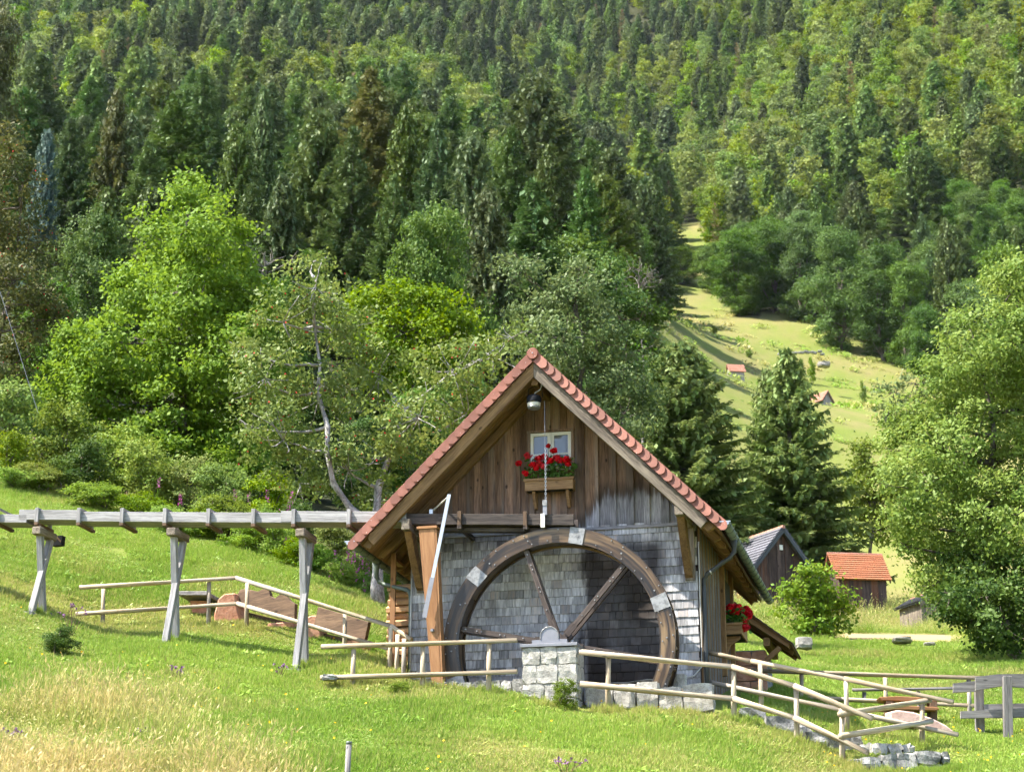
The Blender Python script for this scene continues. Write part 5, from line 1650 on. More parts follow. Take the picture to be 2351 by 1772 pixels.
def broad_proto(seed, H, W, mat, n=11, leafp=(3.4, 84, 0.6, 0.22, 0.65, 0.5), z0=None):
    rng = np.random.default_rng(seed)
    lobes = gen_lobes(rng, H, W, H * 0.07 if z0 is None else z0, n)
    lobes.append((0, 0, H * 0.55, W * 0.3, W * 0.3, H * 0.25))
    dens, per, rc, ll, lw, up = leafp
    C_, A, B, T = crown_quads(rng, lobes, dens, per, rc, ll, lw, up)
    m = MB(); path = limb(m, rng, (0, 0, -0.6), (0, 0, H * 0.75), W * 0.03, W * 0.008, 6, 0)
    for l in lobes: limb(m, rng, path[min(5, max(1, int(l[2] / H * 6) - 1))], l[:3], W * 0.010, 0.015)
    return {'crown': quads_mesh('crown', C_, A, B, T, mat), 'trunk': m.mesh('trunk', M['bark'], True), 'h': H, 'r': W / 2, 'mat': mat}


MATVAR = {}


def place_tree(proto, name, label, px, top, Y, wpx, mat=None, group=None, cat='tree', sink=0.1, rz=None):
    X = at(px, top, Y)[0]
    g = gz1(X, Y) - sink
    H = at(px, top, Y)[2] - g
    root = thing(name, label, cat, (X, Y, g), (px * 0.37) % 6.28 if rz is None else rz, group)
    root.scale = (wpx * Y / F_PX / 2 / proto['r'],) * 2 + (H / proto['h'],)
    cm = proto['crown']
    if mat and mat is not proto['mat']:
        key = (cm.name, mat.name)
        if key not in MATVAR:
            MATVAR[key] = cm.copy(); MATVAR[key].materials.clear(); MATVAR[key].materials.append(mat)
        cm = MATVAR[key]
    obj('crown', cm, root); obj('trunk', proto['trunk'], root)
    return root


# --- the trees one can tell apart, near ones first
lobed_tree('maple_tree', 'bright green bushy maple standing left behind the flume', [(440, 460, 62), (395, 550, 100), (490, 560, 95), (345, 670, 110), (460, 690, 125), (560, 690, 90), (200, 800, 85), (300, 820, 120), (430, 840, 130), (560, 820, 110), (160, 770, 45), (230, 930, 115), (370, 970, 130), (510, 980, 115), (610, 900, 75), (310, 1040, 100), (450, 1070, 95), (625, 770, 60), (160, 880, 65), (560, 1060, 80), (430, 415, 32)],
           56, 410, M['maple'], M['bark'], (4.2, 95, 0.42, 0.145, 0.75, 0.55), 1, trunk_r=0.2)
lobed_tree('cherry_tree', 'sparse cherry tree with pale trunk and red fruit left of the roof', [(725, 660, 75), (650, 740, 90), (780, 760, 95), (610, 870, 95), (730, 920, 110), (870, 860, 100), (960, 960, 95), (1040, 850, 85), (1130, 820, 70), (1175, 775, 40), (900, 1050, 105), (650, 1010, 95), (800, 1080, 85), (580, 980, 50), (1070, 950, 80), (690, 1110, 60), (860, 1150, 60), (720, 600, 30), (560, 800, 40)],
           41, 868, M['cherry'], M['palebark'], (2.9, 76, 0.36, 0.115, 0.6, 0.2), 2, depth=0.5, trunk_r=0.13, twigs=150, Ybase=40.4, berries=260,
           trunk_path=[[(868, 1395, 40.4, .17), (866, 1340, 40.4, .14), (868, 1290, 40.5, .125), (862, 1200, 40.6, .115), (868, 1120, 40.8, .09), (900, 1030, 41, .06), (930, 940, 41, .04), (1030, 860, 41.2, .02)], [(864, 1215, 40.5, .10), (804, 1167, 40.3, .085), (765, 1110, 40.2, .075), (750, 1040, 40.2, .07), (752, 980, 40.4, .065), (730, 900, 40.6, .055), (735, 840, 40.7, .045), (722, 750, 40.8, .03), (724, 640, 41, .012)]])
lobed_tree('cherry_tree', 'dark reddish-leaved cherry cut off by the left edge', [(10, 330, 60), (50, 420, 70), (-20, 480, 90), (60, 560, 75), (10, 640, 90), (90, 700, 60), (40, 760, 80), (-10, 860, 90), (110, 610, 35), (130, 730, 25)],
           50, -30, M['redcherry'], M['bark'], (3.4, 76, 0.36, 0.125, 0.55, 0.2), 3, trunk_r=0.14, berries=160)
lobed_tree('apple_tree', 'grey-green fruit tree rising behind the roof ridge', [(1240, 700, 80), (1320, 690, 80), (1200, 620, 55), (1280, 790, 90), (1370, 780, 85), (1430, 880, 80), (1350, 900, 95), (1420, 970, 70), (1200, 760, 60), (1330, 620, 45), (1460, 930, 50), (1270, 880, 70)],
           54, 1340, M['olive'], M['bark'], (3.8, 86, 0.40, 0.135, 0.6, 0.35), 4, trunk_r=0.15, twigs=90)
lobed_tree('walnut_tree', 'dark green rounded tree right of the roof ridge beside the meadow', [(1420, 660, 70), (1470, 730, 55), (1390, 740, 80), (1440, 810, 70), (1400, 880, 90), (1380, 640, 40)],
           78, 1425, M['beech'], M['bark'], (4.0, 80, 0.55, 0.19, 0.65, 0.5), 5)
lobed_tree('birch_tree', 'large yellow-green tree filling the right edge', [(2335, 655, 65), (2265, 770, 95), (2345, 790, 110), (2185, 870, 90), (2280, 900, 125), (2135, 980, 95), (2085, 1030, 70), (2220, 1040, 135), (2340, 1030, 125), (2120, 1120, 110), (2085, 1190, 55), (2200, 1190, 125), (2320, 1190, 120), (2130, 1260, 70), (2180, 1300, 90), (2430, 900, 130), (2430, 1100, 130), (2260, 1290, 95), (2060, 1110, 40), (2350, 640, 70), (2150, 1340, 50), (2240, 820, 70), (2075, 1250, 25)],
           52, 2300, M['birch'], M['bark'], (4.6, 90, 0.40, 0.13, 0.6, 0.3), 6, trunk_r=0.2, twigs=130)
lobed_tree('beech_bush', 'dark green beech bush under the big right-hand tree', [(2250, 1370, 85), (2330, 1330, 110), (2190, 1420, 45), (2300, 1430, 80), (2400, 1380, 110), (2230, 1300, 60), (2180, 1360, 50), (2270, 1460, 40), (2350, 1450, 60)],
           50, 2300, M['beech'], M['bark'], (4.0, 80, 0.34, 0.125, 0.65, 0.5), 7, cat='bush', trunk_r=0.1)
lobed_tree('elder_bush', 'light green elder bush in front of the slate-roofed barn', [(1872, 1352, 46), (1832, 1382, 36), (1902, 1380, 46), (1862, 1415, 50), (1912, 1428, 36), (1826, 1425, 34), (1892, 1322, 26), (1815, 1352, 18), (1858, 1318, 20), (1872, 1442, 36), (1932, 1395, 22)],
           62, 1850, M['shrub'], M['bark'], (4.0, 76, 0.38, 0.15, 0.6, 0.5), 8, cat='bush', trunk_r=0.09)
lobed_tree('hazel_bush', 'small leafy bush at the foot of the slate-roofed barn', [(1775, 1430, 22), (1755, 1418, 14), (1800, 1440, 20)], 70, 1780, M['shrub'], M['bark'], (2.3, 46, 0.3, 0.16, 0.6, 0.5), 18, cat='bush', trunk_r=0.05)
lobed_tree('willow_tree', 'fresh green tree standing left behind the big right-hand tree', [(1985, 1060, 50), (1960, 1120, 45), (2010, 1150, 55), (1975, 1200, 45), (2040, 1100, 55), (2020, 1215, 35)],
           112, 2010, M['lime'], M['bark'], (4.0, 76, 0.6, 0.23, 0.6, 0.5), 9)
lobed_tree('elder_bush', 'whitish flowering bush at the meadow edge above the big right-hand tree', [(2050, 900, 35), (2100, 880, 40), (2070, 950, 45), (2030, 960, 30), (2130, 930, 45)], 110, 2080, M['olive'], M['bark'], (2.3, 46, 0.55, 0.25, 0.6, 0.5), 10, cat='bush')
lobed_tree('lime_bush', 'vivid yellow-green bush between the cherry and the fruit tree', [(850, 720, 75), (930, 700, 80), (1010, 720, 75), (890, 780, 80), (980, 790, 80), (1060, 760, 60), (800, 760, 60), (930, 850, 90)],
           66, 930, M['lime'], M['bark'], (4.0, 80, 0.45, 0.165, 0.65, 0.55), 11, cat='bush')

con = [conifer_proto(20 + i, 12.0, 2.9, M['spruce'] if i % 2 == 0 else M['fir'], step=0.27, branches=12, spray=15.0, sl=0.44, wf=0.21, droop=0.45 if i % 2 == 0 else 0.18, hang=0.4 if i % 2 == 0 else 0.1, power=(0.62, 0.85, 0.78, 0.95)[i]) for i in range(4)]
near_con = [conifer_proto(60 + i, 12.0, 2.9, M['nearspruce'], step=0.24, branches=14, spray=20.0, sl=0.40, wf=0.19, droop=0.45, hang=0.5, power=(0.66, 0.92)[i]) for i in range(2)]
bro = [broad_proto(30 + i, 12.0, 8.0, M['broad'], 17) for i in range(3)]
place_tree(near_con[0], 'spruce_tree', 'broad dark spruce next to the right eave of the mill', 1560, 792, 98, 470, M['nearspruce'])
place_tree(near_con[1], 'spruce_tree', 'right one of the two spruces behind the slate-roofed barn', 1806, 800, 104, 450, M['nearspruce'])
place_tree(near_con[0], 'spruce_tree', 'slim spruce growing against the left flank of the right spruce', 1762, 850, 106, 220, M['nearspruce'])
mid = [
        (0, 110, 300, 165, 130, 'bluespruce', 'blue-green spruce near the left edge behind the reddish cherry'),
    (1, 165, 268, 190, 256, 'fir', 'dark fir just right of the blue-green spruce'),
    (2, 272, 205, 195, 216, 'ochre', 'brownish spruce with a thin top left of the tall dark fir'),
    (3, 375, 250, 205, 256, 'fir', 'fir between the brownish spruce and the tall dark fir'),
    (1, 470, 152, 215, 297, 'fir', 'tall dark fir whose peak stands highest above the maple'),
    (0, 548, 285, 175, 202, 'spruce', 'spruce right behind the tip of the maple'),
    (2, 606, 198, 195, 175, 'spruce', 'slender spruce with a bare pale trunk section'),
    (0, 735, 258, 165, 310, 'spruce', 'wide drooping spruce above the cherry tree'),
    (3, 852, 155, 205, 378, 'ochre', 'ochre-topped conifer standing highest left of the ridge'),
    (1, 812, 290, 160, 283, 'fir', 'fresh green fir in front of the ochre-topped conifer'),
    (2, 932, 248, 185, 243, 'spruce', 'grey-green spruce right of the ochre-topped conifer'),
    (3, 1005, 275, 178, 256, 'fir', 'broad fir straight above the vivid yellow-green bush'),
    (0, 1085, 315, 172, 256, 'spruce', 'drooping spruce above and left of the mill ridge'),
    (1, 1175, 288, 205, 229, 'fir', 'fir in the middle of the wood, straight above the ridge'),
    (2, 1262, 330, 212, 216, 'spruce', 'spruce behind the long-armed fir'),
    (3, 1225, 410, 122, 472, 'fir', 'big fir with long bright arms above the mill ridge'),
    (1, 1345, 385, 190, 216, 'fir', 'fir right of the long-armed fir'),
    (0, 1425, 465, 215, 189, 'spruce', 'spruce at the right corner of the wood beside the upper meadow'),
    (2, 1500, 400, 330, 148, 'spruce', 'spruce beside the top of the upper meadow'),
    (0, 130, 560, 100, 310, 'spruce', 'dark hanging spruce left behind the maple'),
    (2, 250, 430, 118, 270, 'spruce', 'dark spruce behind the left shoulder of the maple'),
    (0, 355, 430, 122, 243, 'spruce', 'dark spruce right behind the left side of the maple tip'),
    (2, 650, 400, 118, 270, 'spruce', 'dark spruce behind the right shoulder of the maple'),
    (0, 1120, 440, 112, 270, 'spruce', 'cone-hung spruce left beside the long-armed fir'),
    (3, 905, 400, 118, 297, 'fir', 'fir right above the round broadleaf tree'),
    (1, 580, 420, 150, 229, 'fir', 'fir in the dark gap right of the maple tip'),
]
for k, px, top, Y, w, mt, lab in mid:
    place_tree(con[k], 'spruce_tree' if mt != 'fir' else 'fir_tree', lab, px, top, Y, w, M[mt])
bmid = [
    (2, -5, 14, 135, 230, 'ochre', 'ochre-tinged tree at the upper left edge'),
    (0, 560, 930, 61, 260, 'broad', 'low dark tree between maple and cherry trunks'), (1, 720, 900, 63, 260, 'broad', 'leafy undergrowth tree behind the left limb of the cherry'), (2, 850, 960, 60, 240, 'broad', 'leafy undergrowth tree behind the pale cherry trunk'), (0, 960, 900, 62, 240, 'broad', 'leafy undergrowth tree left of the tiled roof'), (1, 1090, 860, 64, 240, 'broad', 'leafy undergrowth tree close to the roof edge, right of the cherry'),
    (0, 1010, 475, 96, 300, 'broad', 'round leafy tree directly above the vivid yellow-green bush'),
    (1, 215, 480, 82, 270, 'broad', 'leafy tree behind the upper left of the maple'),
    (2, 130, 650, 64, 200, 'broad', 'leafy tree between the reddish cherry and the maple'),
    (0, 1395, 600, 105, 200, 'broad', 'leafy tree behind the dark rounded tree'),
    (1, 640, 640, 72, 230, 'broad', 'leafy tree in the shade between maple and cherry'),
    (1, 1567, 572, 480, 130, 'broad', 'round tree on the tongue of the upper meadow'),
    (0, 1490, 600, 440, 120, 'broad', 'round dark tree left of the meadow tongue'),
    (2, 1640, 560, 470, 130, 'broad', 'tree at the bend of the wood edge above the meadow'),
    (0, 1690, 530, 428, 170, 'broad', 'leftmost tree of the row along the top of the meadow'),
    (1, 1765, 492, 435, 170, 'broad', 'second tree of the row along the top of the meadow'),
    (2, 1838, 515, 425, 170, 'broad', 'third tree of the row along the top of the meadow'),
    (0, 1918, 525, 395, 210, 'broad', 'widest tree of the meadow row, standing lowest into the grass'),
    (1, 2012, 560, 390, 180, 'broad', 'tree right of the widest tree of the meadow row'),
    (2, 2075, 600, 385, 150, 'broad', 'tree in the meadow row just left of the grey spruce'),
    (1, 2225, 640, 330, 190, 'broad', 'round tree above the big right-hand tree'),
    (0, 2300, 560, 340, 190, 'broad', 'leafy tree at the right edge above the big right-hand tree'),
    (2, 2120, 700, 365, 120, 'broad', 'small tree at the right end of the meadow row'),
]
for k, px, top, Y, w, mt, lab in bmid:
    place_tree(bro[k], 'broadleaf_tree', lab, px, top, Y, w, M[mt])
place_tree(con[2], 'spruce_tree', 'greyish spruce with bare lower branches right of the meadow row', 2168, 500, 378, 150, M['spruce'])


def dead_tree(label, px, py, Y, h, seed, n=16, spread=0.8):
    rng = np.random.default_rng(seed)
    P = at(px, py, Y); g = gz1(P[0], Y)
    root = thing('dead_tree', label, 'tree', (P[0], Y, g))
    top = P[2] - g
    m = MB(); path = limb(m, rng, (0, 0, -0.3), (0.3, 0, top), 0.10, 0.04, 8, 0)
    m.build('trunk', M['deadwood'], root, True)
    m = MB()
    for i in range(n):
        d = unit(np.array([rng.normal(0, 1), rng.normal(0, 0.6), rng.uniform(0.2, 1.1)]))
        p = np.array([0.3, 0, top]) + np.array([0, 0, -rng.uniform(0, h * 0.5)])
        q = limb(m, rng, p, p + d * h * rng.uniform(0.5, 1.0) * spread, 0.028, 0.008, 5, -0.1)
        for _ in range(3):
            e = q[rng.integers(2, 5)]
            limb(m, rng, e, e + unit(d + rng.normal(0, 0.6, 3)) * h * 0.35, 0.018, 0.006, 4, 0)
    m.build('bare_branches', M['deadwood'], root, True)


dead_tree('bare bleached branches sticking out right of the maple', 590, 600, 57, 1.3, 1, 6, 0.8)
dead_tree('bare grey treetop beside the upper meadow', 1455, 640, 96, 1.6, 2, 16, 0.9)

# guy wire at the left edge
gw = thing('guy_wire', 'thin pale wire slanting down at the left edge', 'wire', at(75, 908, 47))
A, Bq = Vector(at(-30, 575, 47)) - gw.location, Vector((0, 0, 0))
m = MB(); m.tube([A, Bq, Bq + (Bq - A) * 0.12], 0.007, 5); m.build('strand', M['lead'], gw)

# bank shrubs
shr = [broad_proto(50 + i, 2.2, 2.4, M['shrub'], 8, (3.4, 56, 0.2, 0.085, 0.6, 0.5), 0.25) for i in range(3)]
for k, px, top, Y, w, mt, lab in [
    (0, 40, 890, 49, 240, 'shrub', 'leafy shrub at the left edge of the bank'), (1, 150, 950, 48, 230, 'shrub', 'shrub with yellowing tips second from the left on the bank'),
    (2, 190, 1030, 46.2, 190, 'beech', 'dark round shrub just above the left end of the flume'), (0, 270, 1000, 47.5, 180, 'shrub', 'shrub in the bank behind the first pair of flume brackets'),
    (1, 350, 1030, 46.5, 180, 'shrub', 'shrub above the middle trestle'), (2, 430, 1060, 46.5, 150, 'shrub', 'low shrub right above the middle trestle'),
    (0, 520, 1085, 46, 160, 'fern', 'bright grassy shrub between the middle and the tallest trestle'), (1, 610, 1110, 45.5, 160, 'shrub', 'shrub left of the tallest trestle top'),
    (2, 690, 1160, 44.5, 150, 'beech', 'dark shrub behind the tallest trestle'), (0, 760, 1215, 43.5, 150, 'shrub', 'shrub under the flume between trestle and roof'),
    (1, 830, 1255, 42.5, 120, 'shrub', 'shrub behind the pale cherry trunk'), (2, 20, 1010, 46.5, 150, 'shrub', 'low shrub at the left edge above the flume'),
    (1, 910, 1290, 43, 120, 'shrub', 'shrub seen beneath the left gutter'), (0, 640, 1215, 43, 120, 'fern', 'bright fern bush below the flume left of the tallest trestle'),
    (2, 470, 1180, 44, 130, 'shrub', 'low shrub on the bank edge below the flume'), (1, 560, 1225, 43, 110, 'shrub', 'small shrub at the lower bank edge'),
    (0, 95, 1085, 46, 130, 'shrub', 'small shrub at the grass edge above the leftmost trestle'), (0, 725, 1270, 42, 110, 'fern', 'fern clump low on the bank beside the tallest trestle'),
    (2, 60, 1095, 45.8, 150, 'fern', 'bright low fern bush at the left grass edge'), (0, 230, 1130, 45, 150, 'fern', 'bright fern bush right above the flume, left of the middle trestle'), (1, 330, 1150, 44.6, 140, 'lime', 'yellow-green herb bush behind the middle trestle top'), (2, 400, 1180, 44, 130, 'fern', 'fern bush just under the flume right of the middle trestle'), (0, 520, 1160, 44.2, 140, 'lime', 'yellow-green herb bush mid bank between the two right trestles'), (1, 600, 1180, 43.6, 130, 'fern', 'fern bush touching the flume left of the tallest trestle'), (2, 690, 1250, 42.2, 120, 'lime', 'yellow-green herb bush beneath the flume at the tallest trestle'), (0, 850, 1330, 41.2, 90, 'fern', 'small fern at the foot of the cherry trunk'),
    (1, 790, 1310, 41.5, 100, 'fern', 'fern clump low on the bank nearest the mill'),
]:
    place_tree(shr[k], 'shrub', lab, px, top - 22, Y, w * 1.2, M[mt], 'shrubs on the bank', 'shrub', 0.15)
place_tree(shr[1], 'shrub', 'single small dark bush in the lawn below the leftmost trestle', 140, 1432, 31.2, 110, M['beech'], None, 'shrub', 0.06)
place_tree(shr[0], 'shrub', 'leafy weed growing up the right side of the pillar', 1290, 1555, 30.6, 80, M['lime'], None, 'shrub', 0.1)
place_tree(shr[2], 'shrub', 'low green weed at the foot of the left railing', 925, 1560, 30.6, 70, M['lime'], None, 'shrub', 0.1)

for px, top, Y, w in ((1560, 742, 392, 26), (1600, 760, 372, 20), (1640, 748, 384, 22), (1720, 800, 352, 24), (1836, 822, 340, 30), (1862, 818, 342, 26), (1980, 872, 318, 22), (2010, 930, 285, 30), (1530, 735, 398, 30), (1950, 985, 262, 24)):
    place_tree(shr[1], 'meadow_bush', 'low green bush dotted over the upper meadow', px, top, Y, w, M['shrub'], 'low bushes on the upper meadow', 'shrub', 0.1)

# foxgloves
fx = [(78, 1000, 47), (84, 1065, 46.5), (366, 1092, 45.5), (415, 1130, 45), (487, 1145, 44.5), (540, 1120, 45), (614, 1122, 44.5), (670, 1125, 44), (664, 1145, 44), (690, 1150, 44), (572, 1130, 45), (640, 1165, 43.5), (655, 1230, 42.5), (672, 1235, 42), (770, 1260, 41.8), (800, 1255, 41.5), (812, 1262, 41.5), (786, 1290, 41.2), (830, 1275, 41.2), (838, 1325, 41), (760, 1290, 41.5), (820, 1300, 41.2), (845, 1290, 41), (575, 1210, 43)]
rng = np.random.default_rng(77)
where = ['tallest, far left', 'short, far left', 'behind the middle trestle', 'right of the middle trestle', 'second right of the middle trestle', 'above the flume, mid bank', 'left of the tallest trestle', 'above the tallest trestle', 'beside the one above the tallest trestle', 'right above the tallest trestle', 'mid bank above the flume joint', 'just under the flume', 'under the flume left of the trestle', 'under the flume, next to the trestle', 'in the bank left of the gutter', 'close left of the gutter end', 'nearest the gutter end', 'lower left of the gutter', 'beneath the gutter', 'lowest, by the cherry trunk', 'between trestle and gutter', 'under the gutter, lower one', 'right of the cherry trunk top', 'below the flume, mid span']
for (px, top, Y), wh in zip(fx, where):
    X = at(px, top, Y)[0]; g = gz1(X, Y); H = at(px, top, Y)[2] - g
    root = thing('foxglove', 'pink foxglove spike: ' + wh, 'flower', (X, Y, g), 0, 'foxgloves on the bank')
    m = MB(); m.tube([(0, 0, -0.05), (rng.normal(0, .02), 0, H * 0.6), (0, 0, H)], [0.012, 0.01, 0.005], 5); m.build('stem', M['fern'], root)
    k = 26; z = H - rng.uniform(0.02, 0.32, k); an = rng.uniform(0, 6.28, k); wd = 0.03 + (H - z) * 0.06
    C_ = np.stack([np.cos(an) * wd, np.sin(an) * wd, z], -1)
    C_, A, B = leaves_from(rng, C_, np.stack([np.cos(an), np.sin(an), 0 * z], -1), 0.045, 0.75, 0.4)
    obj('bells', quads_mesh('bells', C_, A, B, rng.random(k), M['pink']), root)['kind'] = 'stuff'

# thistles and dark seed heads in the meadow
for px, top, Y, lab, n in ((318, 1690, 24.3, 'tall thistle with purple heads in the foreground grass', 10), (30, 1712, 23.5, 'dark thistle clump at the lower left corner', 9), (165, 1385, 33.2, 'dark dock seed stalks beside the leftmost trestle', 12), (1300, 1758, 25.4, 'dark thistle heads at the bottom edge below the pillar', 9), (405, 1530, 30.5, 'thin dark seed heads on the lawn below the middle trestle', 8), (645, 1520, 32.0, 'thin dark seed stalks left of the tallest trestle foot', 7)):
    X = at(px, top, Y)[0]; g = gz1(X, Y); H = max(0.25, at(px, top, Y)[2] - g)
    root = thing('thistle', lab, 'plant', (X, Y, g))
    m = MB(); hp = []
    for i in range(n):
        q = np.array([rng.normal(0, 0.13 * H + .05), rng.normal(0, 0.1), H * rng.uniform(0.55, 1.0)])
        limb(m, rng, (0, 0, -0.05), q, 0.006, 0.004, 5, 0); hp.append(q)
    m.build('stems', M['drystem'], root)
    hp = np.array(hp); C_ = np.repeat(hp, 9, 0) + rng.normal(0, 0.012, (n * 9, 3))
    C_, A, B = leaves_from(rng, C_, np.array([0, -0.5, 0.5]), 0.035, 0.8, 0.7)
    obj('heads', quads_mesh('heads', C_, A, B, rng.random(len(C_)), M['purple']), root)['kind'] = 'stuff'


# ------------------------------------------------------------------ scatter: far forest and grass (nobody could count them)
def scatter(name, label, cat, protos, P, R, S, I, extra=()):
    col_ = bpy.data.collections.new(name + '_kinds')
    for i, me in enumerate(protos):
        o = bpy.data.objects.new('%s_kind_%02d' % (name, i), me); col_.objects.link(o)
    me = bpy.data.meshes.new(name)
    n = len(P)
    me.vertices.add(n); me.vertices.foreach_set('co', np.asarray(P, 'f').ravel())
    for nm, ty, key, val in (('rot', 'FLOAT_VECTOR', 'vector', R), ('siz', 'FLOAT_VECTOR', 'vector', S), ('idx', 'INT', 'value', I), *[(nm, 'FLOAT', 'value', v) for nm, v in extra]):
        a = me.attributes.new(nm, ty, 'POINT'); a.data.foreach_set(key, np.asarray(val, 'i' if ty == 'INT' else 'f').ravel())
    o = tag(obj(name, me), label, cat, None, 'stuff')
    ng = bpy.data.node_groups.new(name + '_nodes', 'GeometryNodeTree')
    ng.interface.new_socket('Geometry', in_out='INPUT', socket_type='NodeSocketGeometry')
    ng.interface.new_socket('Geometry', in_out='OUTPUT', socket_type='NodeSocketGeometry')
    N = ng.nodes; gi = N.new('NodeGroupInput'); go = N.new('NodeGroupOutput')
    ci = N.new('GeometryNodeCollectionInfo'); ci.inputs[0].default_value = col_; ci.inputs['Separate Children'].default_value = True; ci.inputs['Reset Children'].default_value = True
    mp = N.new('GeometryNodeMeshToPoints')
    ip = N.new('GeometryNodeInstanceOnPoints'); ip.inputs['Pick Instance'].default_value = True
    lk = ng.links.new
    lk(gi.outputs[0], mp.inputs[0]); lk(mp.outputs[0], ip.inputs['Points']); lk(ci.outputs[0], ip.inputs['Instance'])
    for nm, ty, sock in (('rot', 'FLOAT_VECTOR', 'Rotation'), ('siz', 'FLOAT_VECTOR', 'Scale'), ('idx', 'INT', 'Instance Index')):
        na = N.new('GeometryNodeInputNamedAttribute'); na.data_type = ty; na.inputs[0].default_value = nm
        lk(na.outputs[0], ip.inputs[sock])
    lk(ip.outputs[0], go.inputs[0])
    md = o.modifiers.new('scatter', 'NODES'); md.node_group = ng
    return o


def merged(C_, A, B, T, mat):
    return quads_mesh('kind', C_, A, B, T, mat)


rng = np.random.default_rng(5)
kinds = []
for i in range(5):
    kinds.append(merged(*conifer_quads(rng, 29.0, 4.4 + 0.5 * (i % 3), step=0.75, branches=8, spray=3.0, sl=1.35, droop=0.3, hang=0.6, power=0.55 + 0.1 * (i % 3), wf=0.30), M['farcon']))
for i in range(4):
    lb = gen_lobes(rng, 22.0, 10.0, 4.0, 14) + [(0, 0, 11, 3.4, 3.4, 6)]
    kinds.append(merged(*crown_quads(rng, lb, 2.6, 26, 1.2, 0.70, 0.8, 0.5), M['farleaf']))

kinds_dead = [merged(*conifer_quads(rng, 24.0, 2.6, step=1.1, branches=5, spray=1.6, sl=1.1, droop=0.25, hang=0.1, power=0.6, wf=0.07), M['drystem']) for _ in range(2)]
for q in con: kinds.append(q['crown'])
for q in bro: kinds.append(q['crown'])
kinds += kinds_dead


def forest_points():
    n = 150000
    Y = np.sqrt(rng.uniform(115 ** 2, 1350 ** 2, n))
    c = rng.uniform(-0.42, 0.42, n)
    X = c * Y
    Z = gz(X, Y)
    ok = forest_mask(X, Y, Z)
    # spacing: about one tree to forty square metres, fewer among the trees built singly
    area = 0.84 / 2 * 1350 ** 2
    keep = rng.random(n) < (area / 72.0) / n
    px0, _ = to_px(np.stack([X, Y, Z], -1))
    keep &= ~((px0 < 1480) & (Y < 300) & (rng.random(n) < 0.72))
    keep &= ~((px0 < 1480) & (Y < 480) & (rng.random(n) < 0.35))
    px, py = to_px(np.stack([X, Y, Z + 20], -1))
    ok &= keep & (py < 1200) & (py > -160)
    return X[ok], Y[ok], Z[ok]


X, Y, Z = forest_points()
n = len(X)
px, py = to_px(np.stack([X, Y, Z], -1))
mixv = vnoise(X, Y, 110) * 0.5 + vnoise(X + 900, Y, 40) * 0.45 + rng.normal(0, 0.22, n)
leafy = mixv > np.where(px > 1500, -0.06, 0.05)
leafy |= (px > 1620) & (Y < 620) & (rng.random(n) < 0.5)
I = np.where(leafy, rng.integers(5, 9, n), rng.integers(0, 5, n))
s = np.clip(rng.normal(0.95, 0.2, n), 0.5, 1.4) * np.where(Y < 260, 0.85, 1.0)
near = Y < 500
I = np.where(near, np.where(leafy, rng.integers(13, 16, n), rng.integers(9, 13, n)), I)
s = s * np.where(near, np.where(leafy, 1.5, 2.15), 1.0)
I = np.where((rng.random(n) < 0.035) & (Y > 500), rng.integers(16, 18, n), I)
bro_ = np.where(leafy, 1.0, np.where(near, 1.25, 1.15))
S = np.stack([s * bro_ * rng.uniform(0.85, 1.25, n), s * bro_ * rng.uniform(0.85, 1.25, n), s], -1)
R = np.stack([rng.normal(0, .02, n), rng.normal(0, .02, n), rng.uniform(0, 6.28, n)], -1)
scatter('forest', 'dense mixed forest covering the mountain slopes', 'forest', kinds, np.stack([X, Y, Z - 0.3], -1), R, S, I)
print('forest trees', n, 'highest', Z.max())


def blades(rng, n, r, h0, h1, w, lean, heads=0.0):
    C0 = np.stack([rng.uniform(-r, r, n), rng.uniform(-r, r, n), np.zeros(n)], -1)
    C0[:, :2] += rng.normal(0, r * 0.12, (n, 2))
    tuft = 0.55 + 0.6 * np.clip(vnoise(C0[:, 0] + r * 9, C0[:, 1], 0.11) + 0.4, 0, 1.2)
    h = (rng.uniform(h0, h1, n) * tuft)[:, None]
    d = unit(np.stack([rng.normal(0, lean, n), rng.normal(0, lean, n), np.ones(n)], -1))
    side = unit(np.cross(d, rng.normal(0, 1, (n, 3))))
    A, B = d * h / 2, side * w * rng.uniform(0.7, 1.3, (n, 1))
    T = rng.random(n)
    if heads:
        k = int(n * heads); t_ = C0[:k] + d[:k] * h[:k] * 1.02
        C2 = np.concatenate([C0 + A, t_]); A2 = np.concatenate([A, unit(d[:k] + rng.normal(0, .5, (k, 3))) * 0.035]); B2 = np.concatenate([B, side[:k] * 0.008])
        return C2, A2, B2, np.concatenate([T, np.ones(k)])
    return C0 + A, A, B, T


